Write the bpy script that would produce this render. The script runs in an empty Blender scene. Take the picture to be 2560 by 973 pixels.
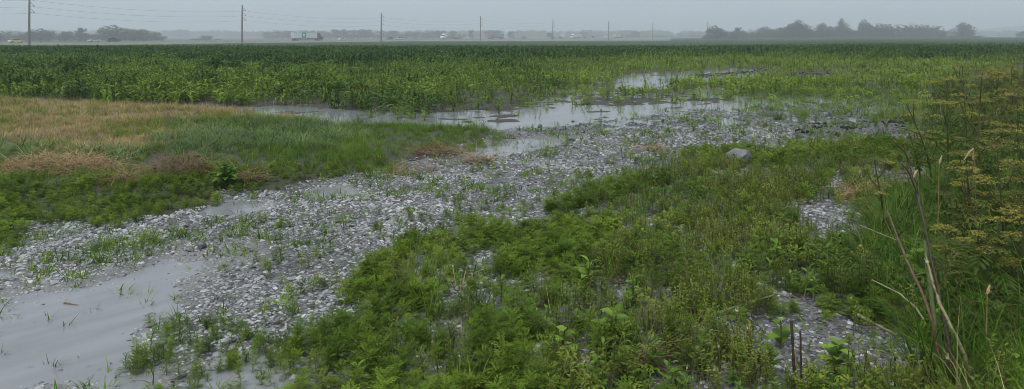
import bpy, math, random
import numpy as np
from mathutils import Vector, Matrix, Euler

rng = np.random.default_rng(11)
random.seed(11)
S = bpy.context.scene
COL = S.collection

# ------------------------------------------------------------------ camera
F, HZ, EYE = 1850.0, 89.0, 1.75          # focal length and horizon in photo pixels (2560 wide), eye height in m
cam = bpy.data.objects.new('camera', bpy.data.cameras.new('camera'))
COL.objects.link(cam)
cam.location = (0, 0, EYE)
cam.rotation_euler = (math.radians(90), 0, 0)
cam.data.sensor_width = 36
cam.data.lens = F / 2560 * 36
cam.data.shift_y = -(486.5 - HZ) / 2560
cam.data.clip_start = 0.05
cam.data.clip_end = 12000
S.camera = cam

# ------------------------------------------------------------------ sky, sun, exposure
SUN_EL, SUN_AZ = 58.0, -150.0
W = bpy.data.worlds.new('World'); S.world = W; W.use_nodes = True
nt = W.node_tree; nt.nodes.clear()
out = nt.nodes.new('ShaderNodeOutputWorld'); bg = nt.nodes.new('ShaderNodeBackground')
sky = nt.nodes.new('ShaderNodeTexSky'); sky.sky_type = 'NISHITA'; sky.sun_disc = False
sky.sun_elevation = math.radians(SUN_EL); sky.sun_rotation = math.radians(SUN_AZ)
sky.dust_density = 6; sky.air_density = 1.5
tc = nt.nodes.new('ShaderNodeTexCoord'); mp = nt.nodes.new('ShaderNodeMapping'); mp.inputs['Scale'].default_value = (1.2, 1.2, 5)
nz = nt.nodes.new('ShaderNodeTexNoise'); nz.inputs['Scale'].default_value = 1.6; nz.inputs['Detail'].default_value = 5
cr = nt.nodes.new('ShaderNodeValToRGB')
cr.color_ramp.elements[0].position = .3; cr.color_ramp.elements[0].color = (3.2, 3.9, 4.6, 1)
cr.color_ramp.elements[1].position = .72; cr.color_ramp.elements[1].color = (4.4, 5.0, 5.5, 1)
mx = nt.nodes.new('ShaderNodeMix'); mx.data_type = 'RGBA'; mx.inputs[0].default_value = .9
nt.links.new(tc.outputs['Generated'], mp.inputs[0]); nt.links.new(mp.outputs[0], nz.inputs['Vector'])
nt.links.new(nz.outputs['Fac'], cr.inputs[0]); nt.links.new(sky.outputs[0], mx.inputs[6]); nt.links.new(cr.outputs[0], mx.inputs[7])
nt.links.new(mx.outputs[2], bg.inputs[0]); bg.inputs[1].default_value = .115
nt.links.new(bg.outputs[0], out.inputs[0])
sd = bpy.data.lights.new('sun', 'SUN'); sd.energy = 1.5; sd.angle = math.radians(35); sd.color = (1, .97, .93)
sun = bpy.data.objects.new('sun', sd); COL.objects.link(sun)
_d = Vector((math.sin(math.radians(SUN_AZ)) * math.cos(math.radians(SUN_EL)), math.cos(math.radians(SUN_AZ)) * math.cos(math.radians(SUN_EL)), math.sin(math.radians(SUN_EL))))
sun.rotation_euler = _d.to_track_quat('Z', 'Y').to_euler()
S.view_settings.view_transform = 'Standard'; S.view_settings.look = 'None'
S.view_settings.exposure = 0.4; S.view_settings.gamma = 1
S.cycles.max_bounces = 6; S.cycles.diffuse_bounces = 3; S.cycles.glossy_bounces = 2
S.cycles.transmission_bounces = 3; S.cycles.transparent_max_bounces = 8; S.cycles.volume_bounces = 2
S.cycles.use_denoising = True; S.cycles.filter_width = .9
S.cycles.sample_clamp_indirect = 4

# ------------------------------------------------------------------ helpers
def tag(o, label=None, cat=None, group=None, kind=None):
    if label: o['label'] = label
    if cat: o['category'] = cat
    if group: o['group'] = group
    if kind: o['kind'] = kind
    return o

def empty(name, loc=(0, 0, 0), rz=0.0, scale=1.0):
    o = bpy.data.objects.new(name, None); COL.objects.link(o)
    o.location = loc; o.rotation_euler = (0, 0, rz); o.scale = (scale,) * 3
    o.empty_display_size = .05
    return o

class MB:
    def __init__(s): s.v = []; s.f = []; s.m = []
    def add(s, v, f, m=0):
        n = len(s.v); s.v.extend(map(tuple, v)); s.f.extend([tuple(i + n for i in q) for q in f]); s.m.extend([m] * len(f)); return s
    def box(s, x0, x1, y0, y1, z0, z1, m=0):
        v = [(x, y, z) for z in (z0, z1) for y in (y0, y1) for x in (x0, x1)]
        return s.add(v, [(0, 2, 3, 1), (4, 5, 7, 6), (0, 1, 5, 4), (2, 6, 7, 3), (0, 4, 6, 2), (1, 3, 7, 5)], m)
    def tube(s, pts, rad, n=5, m=0, cap=True):
        pts = [Vector(p) for p in pts]; k = len(pts)
        if not hasattr(rad, '__len__'): rad = [rad] * k
        vs = []
        for i, p in enumerate(pts):
            t = (pts[min(i + 1, k - 1)] - pts[max(i - 1, 0)])
            t = t.normalized() if t.length > 1e-9 else Vector((0, 0, 1))
            a = t.cross(Vector((0.31, .95, .05)) if abs(t.z) > .8 else Vector((0, 0, 1))).normalized(); b = t.cross(a)
            for j in range(n):
                w = 2 * math.pi * j / n
                vs.append(p + (a * math.cos(w) + b * math.sin(w)) * rad[i])
        fs = [(i * n + j, i * n + (j + 1) % n, (i + 1) * n + (j + 1) % n, (i + 1) * n + j) for i in range(k - 1) for j in range(n)]
        if cap: fs += [tuple(range(n))[::-1], tuple(range((k - 1) * n, k * n))]
        return s.add(vs, fs, m)
    def strap(s, base, az, el, length, width, droop, nseg=4, fold=.3, m=0, prof=None, twist=0.0):
        """an arching leaf blade: starts at base, heads along az at elevation el, bends down by droop (rad) in all"""
        p = Vector(base); vs = []; step = length / nseg
        ca, sa = math.cos(az), math.sin(az); side = Vector((-sa, ca, 0))
        for i in range(nseg + 1):
            t = i / nseg
            w = width * (prof(t) if prof else max(0.02, math.sin(math.pi * min(1, .18 + .82 * t)) ** .8)) * .5
            e = el - droop * t
            up = Vector((-ca * math.sin(e), -sa * math.sin(e), math.cos(e)))
            sd_ = side * math.cos(twist * t) + up * math.sin(twist * t)
            if fold:
                vs += [p + sd_ * w + up * (w * fold), p.copy(), p - sd_ * w + up * (w * fold)]
            else:
                vs += [p + sd_ * w, p - sd_ * w]
            p = p + Vector((ca * math.cos(e), sa * math.cos(e), math.sin(e))) * step
        c = 3 if fold else 2
        fs = [(i * c + j, i * c + j + 1, (i + 1) * c + j + 1, (i + 1) * c + j) for i in range(nseg) for j in range(c - 1)]
        return s.add(vs, fs, m)
    def mesh(s, name, mats, smooth=False):
        me = bpy.data.meshes.new(name); me.from_pydata(s.v, [], s.f)
        for x in (mats if isinstance(mats, (list, tuple)) else [mats]): me.materials.append(x)
        if len(me.materials) > 1: me.polygons.foreach_set('material_index', s.m)
        if smooth: me.polygons.foreach_set('use_smooth', [True] * len(s.f))
        me.update(); return me
    def build(s, name, mats, parent=None, smooth=False):
        o = bpy.data.objects.new(name, s.mesh(name, mats, smooth)); COL.objects.link(o)
        if parent: o.parent = parent
        return o

def link(name, me, parent=None, loc=None, rot=None, scale=None):
    o = bpy.data.objects.new(name, me); COL.objects.link(o)
    if parent: o.parent = parent
    if loc is not None: o.location = loc
    if rot is not None: o.rotation_euler = rot
    if scale is not None: o.scale = (scale,) * 3 if not hasattr(scale, '__len__') else scale
    return o

def copy_tree(o, parent=None):
    c = o.copy(); COL.objects.link(c); c.parent = parent
    for ch in list(o.children): copy_tree(ch, c)
    return c

# value noise in the ground plane
_T = np.random.default_rng(3).random((256, 256))
def vnoise(x, y, s):
    x = np.asarray(x, float) / s + 57.3; y = np.asarray(y, float) / s + 91.7
    xi = np.floor(x).astype(int); yi = np.floor(y).astype(int); fx = x - xi; fy = y - yi
    fx = fx * fx * (3 - 2 * fx); fy = fy * fy * (3 - 2 * fy)
    a = _T[xi & 255, yi & 255]; b = _T[(xi + 1) & 255, yi & 255]; c = _T[xi & 255, (yi + 1) & 255]; d = _T[(xi + 1) & 255, (yi + 1) & 255]
    return (a * (1 - fx) + b * fx) * (1 - fy) + (c * (1 - fx) + d * fx) * fy
def fbm(x, y, s, n=3):
    r = 0; a = .5; t = 0
    for i in range(n): r = r + a * vnoise(x + i * 13.1, y - i * 7.7, s / 2 ** i); t += a; a *= .55
    return r / t
def sstep(a, b, x):
    t = np.clip((x - a) / (b - a), 0, 1); return t * t * (3 - 2 * t)

# where things lie: the survey of the site, drawn as outlines on the photo and carried to the ground plane
def topx(x, y): return 1280 + F * x / y, HZ + F * EYE / y
def ground(px, py):
    d = F * EYE / (py - HZ); return (px - 1280) / F * d, d
def at(px, py, d): return Vector(((px - 1280) / F * d, d, EYE - (py - HZ) / F * d))

RX0, RY0, RST = -480, 80, 2
RX = np.arange(RX0, 3040, RST); RY = np.arange(RY0, 1140, RST)
GX, GY = np.meshgrid(RX, RY)
def pip(poly, x, y):
    r = np.zeros(x.shape, bool); n = len(poly)
    for i in range(n):
        (x0, y0), (x1, y1) = poly[i], poly[(i + 1) % n]
        if y0 == y1: continue
        r ^= ((y0 > y) != (y1 > y)) & (x < (x1 - x0) * (y - y0) / (y1 - y0) + x0)
    return r
def blur(a, k):
    if k < 1: return a
    ker = np.ones(2 * k + 1) / (2 * k + 1)
    for _ in range(2):
        a = np.apply_along_axis(lambda r: np.convolve(np.pad(r, k, mode='edge'), ker, 'valid'), 1, a)
        a = np.apply_along_axis(lambda r: np.convolve(np.pad(r, k, mode='edge'), ker, 'valid'), 0, a)
    return a
def mask(polys, k=1):
    m = np.zeros(GX.shape)
    for p in polys:
        xs = [q[0] for q in p]; ys = [q[1] for q in p]
        i0, i1 = max(0, int((min(xs) - RX0) / RST) - 1), max(0, int((max(xs) - RX0) / RST) + 2)
        j0, j1 = max(0, int((min(ys) - RY0) / RST) - 1), max(0, int((max(ys) - RY0) / RST) + 2)
        sl = np.s_[j0:j1, i0:i1]
        m[sl] = np.maximum(m[sl], pip(p, GX[sl], GY[sl]))
    return blur(m, k)
def look(m, x, y, jit=0.0, js=.5):
    if jit:
        x = x + (vnoise(x + 31, y, js) - .5) * 2 * jit + (vnoise(x - 77, y, js / 3) - .5) * jit
        y = np.maximum(y + (vnoise(x, y + 45, js) - .5) * 2 * jit, .8)
    px, py = topx(x, y)
    i = np.clip(((px - RX0) / RST).astype(int), 0, len(RX) - 1); j = np.clip(((py - RY0) / RST).astype(int), 0, len(RY) - 1)
    return m[j, i]

P_GRAVEL = [[(-480, 545), (0, 562), (420, 552), (500, 525), (530, 490), (700, 478), (850, 452), (960, 422), (1080, 392), (1180, 368), (1240, 345), (1230, 325), (1450, 305), (1600, 285), (1850, 262), (2100, 255), (2290, 262), (2310, 350), (2340, 420), (2330, 560), (2380, 800), (2450, 1140), (-480, 1140)]]
P_WATER = [
    [(-480, 1140), (-480, 720), (0, 728), (110, 712), (220, 700), (330, 668), (440, 632), (560, 606), (640, 612), (700, 628), (620, 660), (520, 695), (470, 735), (425, 772), (385, 800), (372, 850), (420, 905), (500, 930), (590, 900), (650, 885), (720, 905), (735, 973), (760, 1140)],
    [(-480, 690), (-100, 680), (60, 674), (80, 690), (0, 700), (-300, 712)],
    [(512, 518), (560, 500), (640, 503), (700, 514), (645, 531), (560, 541), (508, 537)],
    [(765, 481), (800, 467), (860, 464), (905, 472), (870, 492), (800, 503)],
    [(1085, 408), (1170, 378), (1215, 356), (1290, 346), (1390, 348), (1500, 338), (1455, 354), (1370, 367), (1300, 382), (1210, 397), (1130, 410)],
    [(950, 432), (1000, 425), (1030, 430), (980, 441)], [(1300, 402), (1370, 400), (1400, 412), (1330, 416)], [(1790, 307), (1850, 303), (1850, 313), (1800, 315)],
    [(600, 268), (760, 262), (1000, 288), (1080, 283), (1250, 276), (1500, 266), (1750, 256), (1900, 250), (2020, 247), (2080, 247), (2060, 254), (1980, 262), (1850, 272), (1600, 291), (1450, 308), (1360, 322), (1240, 328), (1120, 318), (1000, 313), (860, 309), (740, 300), (620, 288)],
    [(1525, 206), (1560, 187), (1700, 179), (1850, 171), (1945, 171), (1905, 184), (1850, 196), (1700, 207), (1610, 226), (1540, 222)],
    [(1950, 197), (2000, 187), (2095, 184), (2060, 197), (1960, 202)], [(1700, 225), (1830, 222), (1820, 232), (1710, 236)]]
P_MUD = [[(600, 262), (1000, 284), (1250, 268), (1500, 200), (1540, 175), (1960, 165), (2110, 180), (2100, 200), (1950, 215), (2200, 225), (2350, 235), (2330, 285), (2310, 345), (2000, 345), (1950, 300), (1700, 330), (1300, 335), (1100, 325), (850, 315), (620, 295)]]
P_DARKMUD = [[(1990, 330), (2030, 318), (2120, 316), (2210, 312), (2280, 298), (2290, 312), (2200, 330), (2090, 336), (2010, 340)], [(1945, 196), (1990, 184), (2095, 182), (2080, 192), (1990, 198)], [(1740, 188), (1930, 173), (1930, 178), (1750, 194)]]
P_STRAW = [[(-480, 225), (0, 250), (440, 275), (640, 286), (740, 302), (860, 312), (700, 322), (520, 338), (440, 398), (300, 408), (0, 400), (-480, 400)]]
P_BLUE = [[(430, 402), (470, 345), (560, 318), (700, 312), (850, 328), (880, 362), (840, 398), (640, 412), (480, 428)], [(-480, 400), (0, 392), (120, 388), (260, 402), (330, 430), (200, 447), (-480, 450)], [(260, 402), (440, 400), (490, 425), (330, 432)]]
P_BRIGHT = [[(850, 318), (1000, 316), (1180, 322), (1250, 334), (1235, 352), (1130, 380), (950, 408), (860, 402), (845, 370)]]
P_OLIVE = [[(-480, 440), (0, 445), (300, 450), (480, 428), (640, 412), (840, 398), (950, 405), (980, 412), (900, 442), (760, 462), (620, 478), (420, 500), (0, 505), (-480, 505)]]
P_RAGL = [[(-480, 480), (0, 482), (250, 492), (420, 472), (600, 452), (700, 440), (880, 405), (960, 408), (870, 448), (740, 468), (640, 480), (520, 500), (490, 540), (300, 566), (60, 575), (0, 640), (-480, 640)]]
P_RAGR = [[(1112, 582), (1210, 573), (1300, 570), (1350, 537), (1450, 497), (1560, 447), (1680, 398), (1730, 376), (1900, 384), (2050, 368), (2250, 352), (2400, 340), (2400, 1140), (660, 1140), (700, 960), (729, 878), (809, 829), (907, 789), (1040, 771), (1165, 745), (1218, 754), (1240, 690), (1215, 640), (1150, 605)],
          [(862, 712), (947, 662), (1031, 630), (1130, 617), (1170, 669), (1172, 736), (1040, 756), (929, 760), (871, 730)]]
P_HOLES = [[(1175, 640), (1228, 628), (1240, 690), (1190, 690)], [(1965, 530), (2060, 520), (2150, 540), (2130, 602), (2010, 592)], [(1880, 850), (1950, 800), (2120, 808), (2260, 855), (2330, 900), (2260, 973), (1960, 985)],
           [(1310, 880), (1480, 872), (1470, 932), (1330, 932)], [(1685, 835), (1800, 842), (1780, 885), (1700, 875)], [(2190, 440), (2330, 418), (2350, 460), (2200, 478)], [(2060, 455), (2130, 450), (2140, 475), (2070, 480)]]
P_SPARSE = [[(390, 890), (560, 880), (740, 860), (780, 1140), (330, 1140), (350, 960)], [(370, 790), (470, 765), (560, 795), (700, 775), (860, 735), (890, 770), (720, 870), (560, 890), (420, 870)]]
P_STEMMY = [[(1500, 500), (1680, 410), (1900, 400), (2150, 380), (2250, 420), (2200, 560), (2150, 700), (2250, 850), (2330, 1140), (1500, 1140), (1480, 900), (1560, 700)]]
P_TALLG = [[(2150, 620), (2200, 560), (2330, 500), (2400, 440), (2560, 400), (3040, 400), (3040, 1140), (2370, 1140), (2330, 973), (2260, 820), (2160, 720)]]
P_RBACK = [[(2180, 300), (2300, 235), (2420, 195), (2560, 165), (3040, 140), (3040, 420), (2560, 420), (2360, 440), (2300, 400), (2310, 345), (2290, 305)]]
P_SPRIG = [[(-480, 600), (0, 600), (150, 610), (160, 690), (0, 690), (-480, 700)], [(150, 600), (420, 570), (720, 570), (780, 640), (620, 650), (420, 660), (300, 700), (180, 700)], [(780, 440), (1000, 430), (1130, 440), (1400, 440), (1450, 500), (1200, 480), (1000, 480), (850, 500), (750, 500)],
           [(1300, 360), (1460, 355), (1480, 400), (1400, 420), (1310, 385)], [(1550, 345), (1660, 340), (1660, 358), (1570, 365)], [(560, 880), (760, 860), (760, 1140), (200, 1140), (260, 960)]]
M_GRAVEL = mask(P_GRAVEL, 2); M_WATER = np.maximum(mask(P_WATER[1:], 2), mask(P_WATER[:1], 14)); M_WSHARP = mask(P_WATER, 0); M_MUD = mask(P_MUD, 4); M_DARK = mask(P_DARKMUD, 1)
M_STRAW = mask(P_STRAW, 3); M_BLUE = mask(P_BLUE, 3); M_BRIGHT = mask(P_BRIGHT, 2); M_OLIVE = mask(P_OLIVE, 3)
M_RAGL = mask(P_RAGL, 2); M_HOLES = mask(P_HOLES, 3); M_RAGR = np.clip(mask(P_RAGR, 3) - M_HOLES, 0, 1); M_SPARSE = mask(P_SPARSE, 4)
M_STEMMY = mask(P_STEMMY, 8); M_TALLG = mask(P_TALLG, 5); M_RBACK = mask(P_RBACK, 5); M_SPRIG = mask(P_SPRIG, 8)
M_EDGE = blur(np.clip(mask(P_RAGR + P_RAGL + P_OLIVE, 0) - mask(P_HOLES, 0) + mask(P_TALLG, 0), 0, 1), 14)
M_FRINGE = blur(mask(P_RAGR, 0), 34)
M_BANK = blur(np.clip(mask(P_STRAW + P_BLUE + P_BRIGHT + P_OLIVE, 0), 0, 1), 5)

def height(x, y):
    x = np.asarray(x, float); y = np.asarray(y, float)
    n1 = fbm(x, y, 1.1) - .5; n2 = fbm(x + 9, y, .28) - .5
    land = .026 + .045 * n1 + .02 * n2
    land = land + .10 * look(M_BANK, x, y) * sstep(3, 6, y) + .10 * sstep(2350, 2600, topx(x, y)[0]) * sstep(30, 12, y)
    mud = look(M_MUD, x, y); land = land * (1 - mud) + mud * (.002 + .06 * (fbm(x, y * .7, .8) - .5) + .09 * (fbm(x + 4, y, .22, 2) - .5))
    w = look(M_WATER, x, y, .16, .5)
    z = land * (1 - w) + w * (-.022 + .055 * n1 + .03 * n2 + .10 * mud * (fbm(x + 3, y * 1.1, 1.1) - .42) * .5 * sstep(20, 14, y) + mud * .06 * (fbm(x - 6, y * 1.3, .5) - .5))
    z = z + look(M_DARK, x, y, .1) * (.02 + .07 * fbm(x, y, .2))
    far = sstep(46, 230, y)
    z = np.where(y > 44, z * (1 - sstep(44, 50, y)) + .04 * sstep(44, 50, y), z)
    return z - 2.34 * far * (1 - .5 * sstep(.2, .5, x / np.maximum(y, 1)))

# ------------------------------------------------------------------ materials
def mat(name, rough=.6):
    m = bpy.data.materials.new(name); m.use_nodes = True
    b = m.node_tree.nodes['Principled BSDF']; b.inputs['Roughness'].default_value = rough
    return m, m.node_tree, b
def plain(name, c, rough=.6, metal=0.0, bump=0.0, bscale=30, var=.25):
    m, t, b = mat(name, rough); b.inputs['Metallic'].default_value = metal
    n = t.nodes.new('ShaderNodeTexNoise'); n.inputs['Scale'].default_value = bscale; n.inputs['Detail'].default_value = 6
    c_ = t.nodes.new('ShaderNodeTexCoord'); t.links.new(c_.outputs['Object'], n.inputs['Vector'])
    r = t.nodes.new('ShaderNodeValToRGB'); r.color_ramp.elements[0].position = .3; r.color_ramp.elements[1].position = .7
    r.color_ramp.elements[0].color = tuple(v * (1 - var) for v in c) + (1,); r.color_ramp.elements[1].color = tuple(min(1, v * (1 + var)) for v in c) + (1,)
    t.links.new(n.outputs['Fac'], r.inputs[0]); t.links.new(r.outputs[0], b.inputs['Base Color'])
    if bump:
        bp = t.nodes.new('ShaderNodeBump'); bp.inputs['Strength'].default_value = bump; bp.inputs['Distance'].default_value = .02
        t.links.new(n.outputs['Fac'], bp.inputs['Height']); t.links.new(bp.outputs[0], b.inputs['Normal'])
    return m
def leafmat(name, c0, c1, rough=.5, trans=.25, spec=.35):
    """foliage colour between c0 and c1 by the plant's own tint value, with small variation from plant to plant"""
    m, t, b = mat(name, rough); b.inputs['Specular IOR Level'].default_value = spec
    a = t.nodes.new('ShaderNodeAttribute'); a.attribute_type = 'INSTANCER'; a.attribute_name = 'tint'
    mx = t.nodes.new('ShaderNodeMix'); mx.data_type = 'RGBA'; mx.inputs[6].default_value = (*c0, 1); mx.inputs[7].default_value = (*c1, 1)
    t.links.new(a.outputs['Fac'], mx.inputs[0])
    oi = t.nodes.new('ShaderNodeObjectInfo'); n = t.nodes.new('ShaderNodeTexNoise'); n.inputs['Scale'].default_value = 14; n.inputs['Detail'].default_value = 2
    g = t.nodes.new('ShaderNodeNewGeometry'); t.links.new(g.outputs['Position'], n.inputs['Vector'])
    ad = t.nodes.new('ShaderNodeMath'); ad.operation = 'ADD'; t.links.new(oi.outputs['Random'], ad.inputs[0]); t.links.new(n.outputs['Fac'], ad.inputs[1])
    mr = t.nodes.new('ShaderNodeMapRange'); mr.inputs[1].default_value = .2; mr.inputs[2].default_value = 1.6; mr.inputs[3].default_value = .5; mr.inputs[4].default_value = 1.75
    t.links.new(ad.outputs[0], mr.inputs[0])
    hs = t.nodes.new('ShaderNodeHueSaturation'); t.links.new(mr.outputs[0], hs.inputs['Value']); t.links.new(mx.outputs[2], hs.inputs['Color'])
    t.links.new(hs.outputs[0], b.inputs['Base Color'])
    tr = t.nodes.new('ShaderNodeBsdfTranslucent'); t.links.new(hs.outputs[0], tr.inputs[0])
    ms = t.nodes.new('ShaderNodeMixShader'); ms.inputs[0].default_value = trans
    o = t.nodes['Material Output']; t.links.new(b.outputs[0], ms.inputs[1]); t.links.new(tr.outputs[0], ms.inputs[2]); t.links.new(ms.outputs[0], o.inputs[0])
    return m
MT = {}
MT['corn'] = leafmat('corn_leaf', (.028, .074, .010), (.165, .240, .018), .5, .28, .28)
MT['cornstem'] = leafmat('corn_stalk', (.045, .07, .025), (.11, .14, .04), .5, .0)
MT['rag'] = leafmat('ragweed_leaf', (.070, .128, .012), (.170, .240, .026), .7, .34, .15)
MT['ragstem'] = leafmat('weed_stem', (.07, .075, .03), (.13, .12, .05), .6, 0)
MT['broad'] = leafmat('broad_leaf', (.06, .14, .016), (.16, .25, .03), .6, .32, .2)
MT['stemmy'] = leafmat('stemmy_leaf', (.09, .14, .014), (.22, .25, .04), .7, .34, .15)
MT['grass'] = leafmat('grass_blade', (.05, .115, .012), (.17, .25, .022), .6, .3, .2)
MT['bluegrass'] = leafmat('blue_grass_blade', (.05, .10, .026), (.15, .21, .07), .5, .25, .3)
MT['straw'] = leafmat('straw_blade', (.20, .155, .062), (.42, .33, .155), .7, .2, .2)
MT['hay'] = leafmat('hay_strand', (.16, .10, .05), (.36, .255, .135), .75, .1, .2)
MT['umbel'] = leafmat('umbel_head', (.24, .235, .035), (.20, .15, .055), .7, .2, .2)
MT['pstem'] = leafmat('parsnip_stem', (.05, .065, .02), (.09, .055, .025), .6, 0)
MT['fern'] = leafmat('parsnip_leaf', (.06, .105, .014), (.13, .125, .035), .65, .3, .2)
MT['bare'] = plain('bare_stem', (.06, .038, .026), .6, 0, .4, 40)
MT['pale'] = plain('pale_stalk', (.25, .22, .11), .6, 0, .5, 40)
MT['red'] = plain('rusty_stalk', (.15, .085, .05), .6, 0, .5, 40)
MT['greenstalk'] = plain('green_stalk', (.12, .15, .05), .5, 0, .4, 40)
MT['pith'] = plain('broken_pith', (.62, .55, .42), .8, 0, .6, 60)
MT['darkstalk'] = plain('rotten_stalk', (.045, .032, .02), .7, 0, .5, 50)
MT['crown'] = leafmat('tree_leaf', (.025, .045, .02), (.05, .075, .03), .6, .15)
MT['bark'] = plain('bark', (.08, .065, .05), .85, 0, .6, 6)
MT['clod'] = plain('wet_clod', (.014, .012, .011), .8, 0, .6, 30, .4)

def stone_mat():
    m, t, b = mat('limestone', .42)
    a = t.nodes.new('ShaderNodeAttribute'); a.attribute_type = 'INSTANCER'; a.attribute_name = 'tint'
    r = t.nodes.new('ShaderNodeValToRGB'); e = r.color_ramp.elements
    e[0].position = 0; e[0].color = (.05, .05, .055, 1); e[1].position = 1; e[1].color = (.55, .545, .53, 1)
    for p, c in ((.25, (.17, .172, .185)), (.6, (.32, .32, .325)), (.85, (.42, .415, .41))): q = e.new(p); q.color = (*c, 1)
    g = t.nodes.new('ShaderNodeNewGeometry'); n = t.nodes.new('ShaderNodeTexNoise'); n.inputs['Scale'].default_value = 45; n.inputs['Detail'].default_value = 6
    t.links.new(g.outputs['Position'], n.inputs['Vector']); t.links.new(a.outputs['Fac'], r.inputs[0])
    mr = t.nodes.new('ShaderNodeMapRange'); mr.inputs[1].default_value = .3; mr.inputs[2].default_value = .7; mr.inputs[3].default_value = .68; mr.inputs[4].default_value = 1.18
    t.links.new(n.outputs['Fac'], mr.inputs[0])
    hs = t.nodes.new('ShaderNodeHueSaturation'); t.links.new(r.outputs[0], hs.inputs['Color']); t.links.new(mr.outputs[0], hs.inputs['Value']); t.links.new(hs.outputs[0], b.inputs['Base Color'])
    bp = t.nodes.new('ShaderNodeBump'); bp.inputs['Strength'].default_value = .4; bp.inputs['Distance'].default_value = .01
    t.links.new(n.outputs['Fac'], bp.inputs['Height']); t.links.new(bp.outputs[0], b.inputs['Normal'])
    return m
MT['stone'] = stone_mat()

def ground_mat():
    m, t, b = mat('soil', .7)
    def A(n): a = t.nodes.new('ShaderNodeAttribute'); a.attribute_name = n; return a.outputs['Fac']
    g = t.nodes.new('ShaderNodeNewGeometry')
    n = t.nodes.new('ShaderNodeTexNoise'); n.inputs['Scale'].default_value = 9; n.inputs['Detail'].default_value = 10; n.inputs['Roughness'].default_value = .7
    t.links.new(g.outputs['Position'], n.inputs['Vector'])
    r = t.nodes.new('ShaderNodeValToRGB'); r.color_ramp.elements[0].position = .3; r.color_ramp.elements[0].color = (.022, .018, .014, 1); r.color_ramp.elements[1].position = .75; r.color_ramp.elements[1].color = (.085, .065, .048, 1)
    t.links.new(n.outputs['Fac'], r.inputs[0]); cur = r.outputs[0]
    for an, c in (('straw', (.20, .15, .07)), ('green', (.05, .055, .022)), ('crop', (.03, .06, .02))):
        mx = t.nodes.new('ShaderNodeMix'); mx.data_type = 'RGBA'; mx.inputs[7].default_value = (*c, 1)
        ml = t.nodes.new('ShaderNodeMath'); ml.operation = 'MULTIPLY'; t.links.new(A(an), ml.inputs[0])
        mr = t.nodes.new('ShaderNodeMapRange'); mr.inputs[1].default_value = .35; mr.inputs[2].default_value = .6; t.links.new(n.outputs['Fac'], mr.inputs[0])
        mr.inputs[3].default_value = .5; t.links.new(mr.outputs[0], ml.inputs[1]); t.links.new(ml.outputs[0], mx.inputs[0]); t.links.new(cur, mx.inputs[6]); cur = mx.outputs[2]
    t.links.new(cur, b.inputs['Base Color'])
    bp = t.nodes.new('ShaderNodeBump'); bp.inputs['Strength'].default_value = .7; bp.inputs['Distance'].default_value = .04
    t.links.new(n.outputs['Fac'], bp.inputs['Height']); t.links.new(bp.outputs[0], b.inputs['Normal'])
    return m
def grit_mat():
    m, t, b = mat('gravel_grit', .6)
    g = t.nodes.new('ShaderNodeNewGeometry')
    n = t.nodes.new('ShaderNodeTexVoronoi'); n.inputs['Scale'].default_value = 38
    t.links.new(g.outputs['Position'], n.inputs['Vector'])
    n2 = t.nodes.new('ShaderNodeTexNoise'); n2.inputs['Scale'].default_value = 3; n2.inputs['Detail'].default_value = 8; t.links.new(g.outputs['Position'], n2.inputs['Vector'])
    r = t.nodes.new('ShaderNodeValToRGB'); r.color_ramp.elements[0].color = (.035, .032, .028, 1); r.color_ramp.elements[1].color = (.22, .215, .21, 1)
    sp = t.nodes.new('ShaderNodeSeparateColor'); t.links.new(n.outputs['Color'], sp.inputs[0])
    ml = t.nodes.new('ShaderNodeMath'); ml.operation = 'MULTIPLY'; t.links.new(sp.outputs[0], ml.inputs[0]); t.links.new(n2.outputs['Fac'], ml.inputs[1])
    m2 = t.nodes.new('ShaderNodeMath'); m2.operation = 'MULTIPLY'; m2.inputs[1].default_value = 1.5; t.links.new(ml.outputs[0], m2.inputs[0])
    t.links.new(m2.outputs[0], r.inputs[0])
    at_ = t.nodes.new('ShaderNodeAttribute'); at_.attribute_name = 'silt'; mx = t.nodes.new('ShaderNodeMix'); mx.data_type = 'RGBA'; mx.inputs[7].default_value = (.20, .195, .185, 1)
    t.links.new(at_.outputs['Fac'], mx.inputs[0]); t.links.new(r.outputs[0], mx.inputs[6]); t.links.new(mx.outputs[2], b.inputs['Base Color'])
    bp = t.nodes.new('ShaderNodeBump'); bp.inputs['Strength'].default_value = .8; bp.inputs['Distance'].default_value = .02; bp.invert = True
    t.links.new(n.outputs['Distance'], bp.inputs['Height']); t.links.new(bp.outputs[0], b.inputs['Normal'])
    return m
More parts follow.
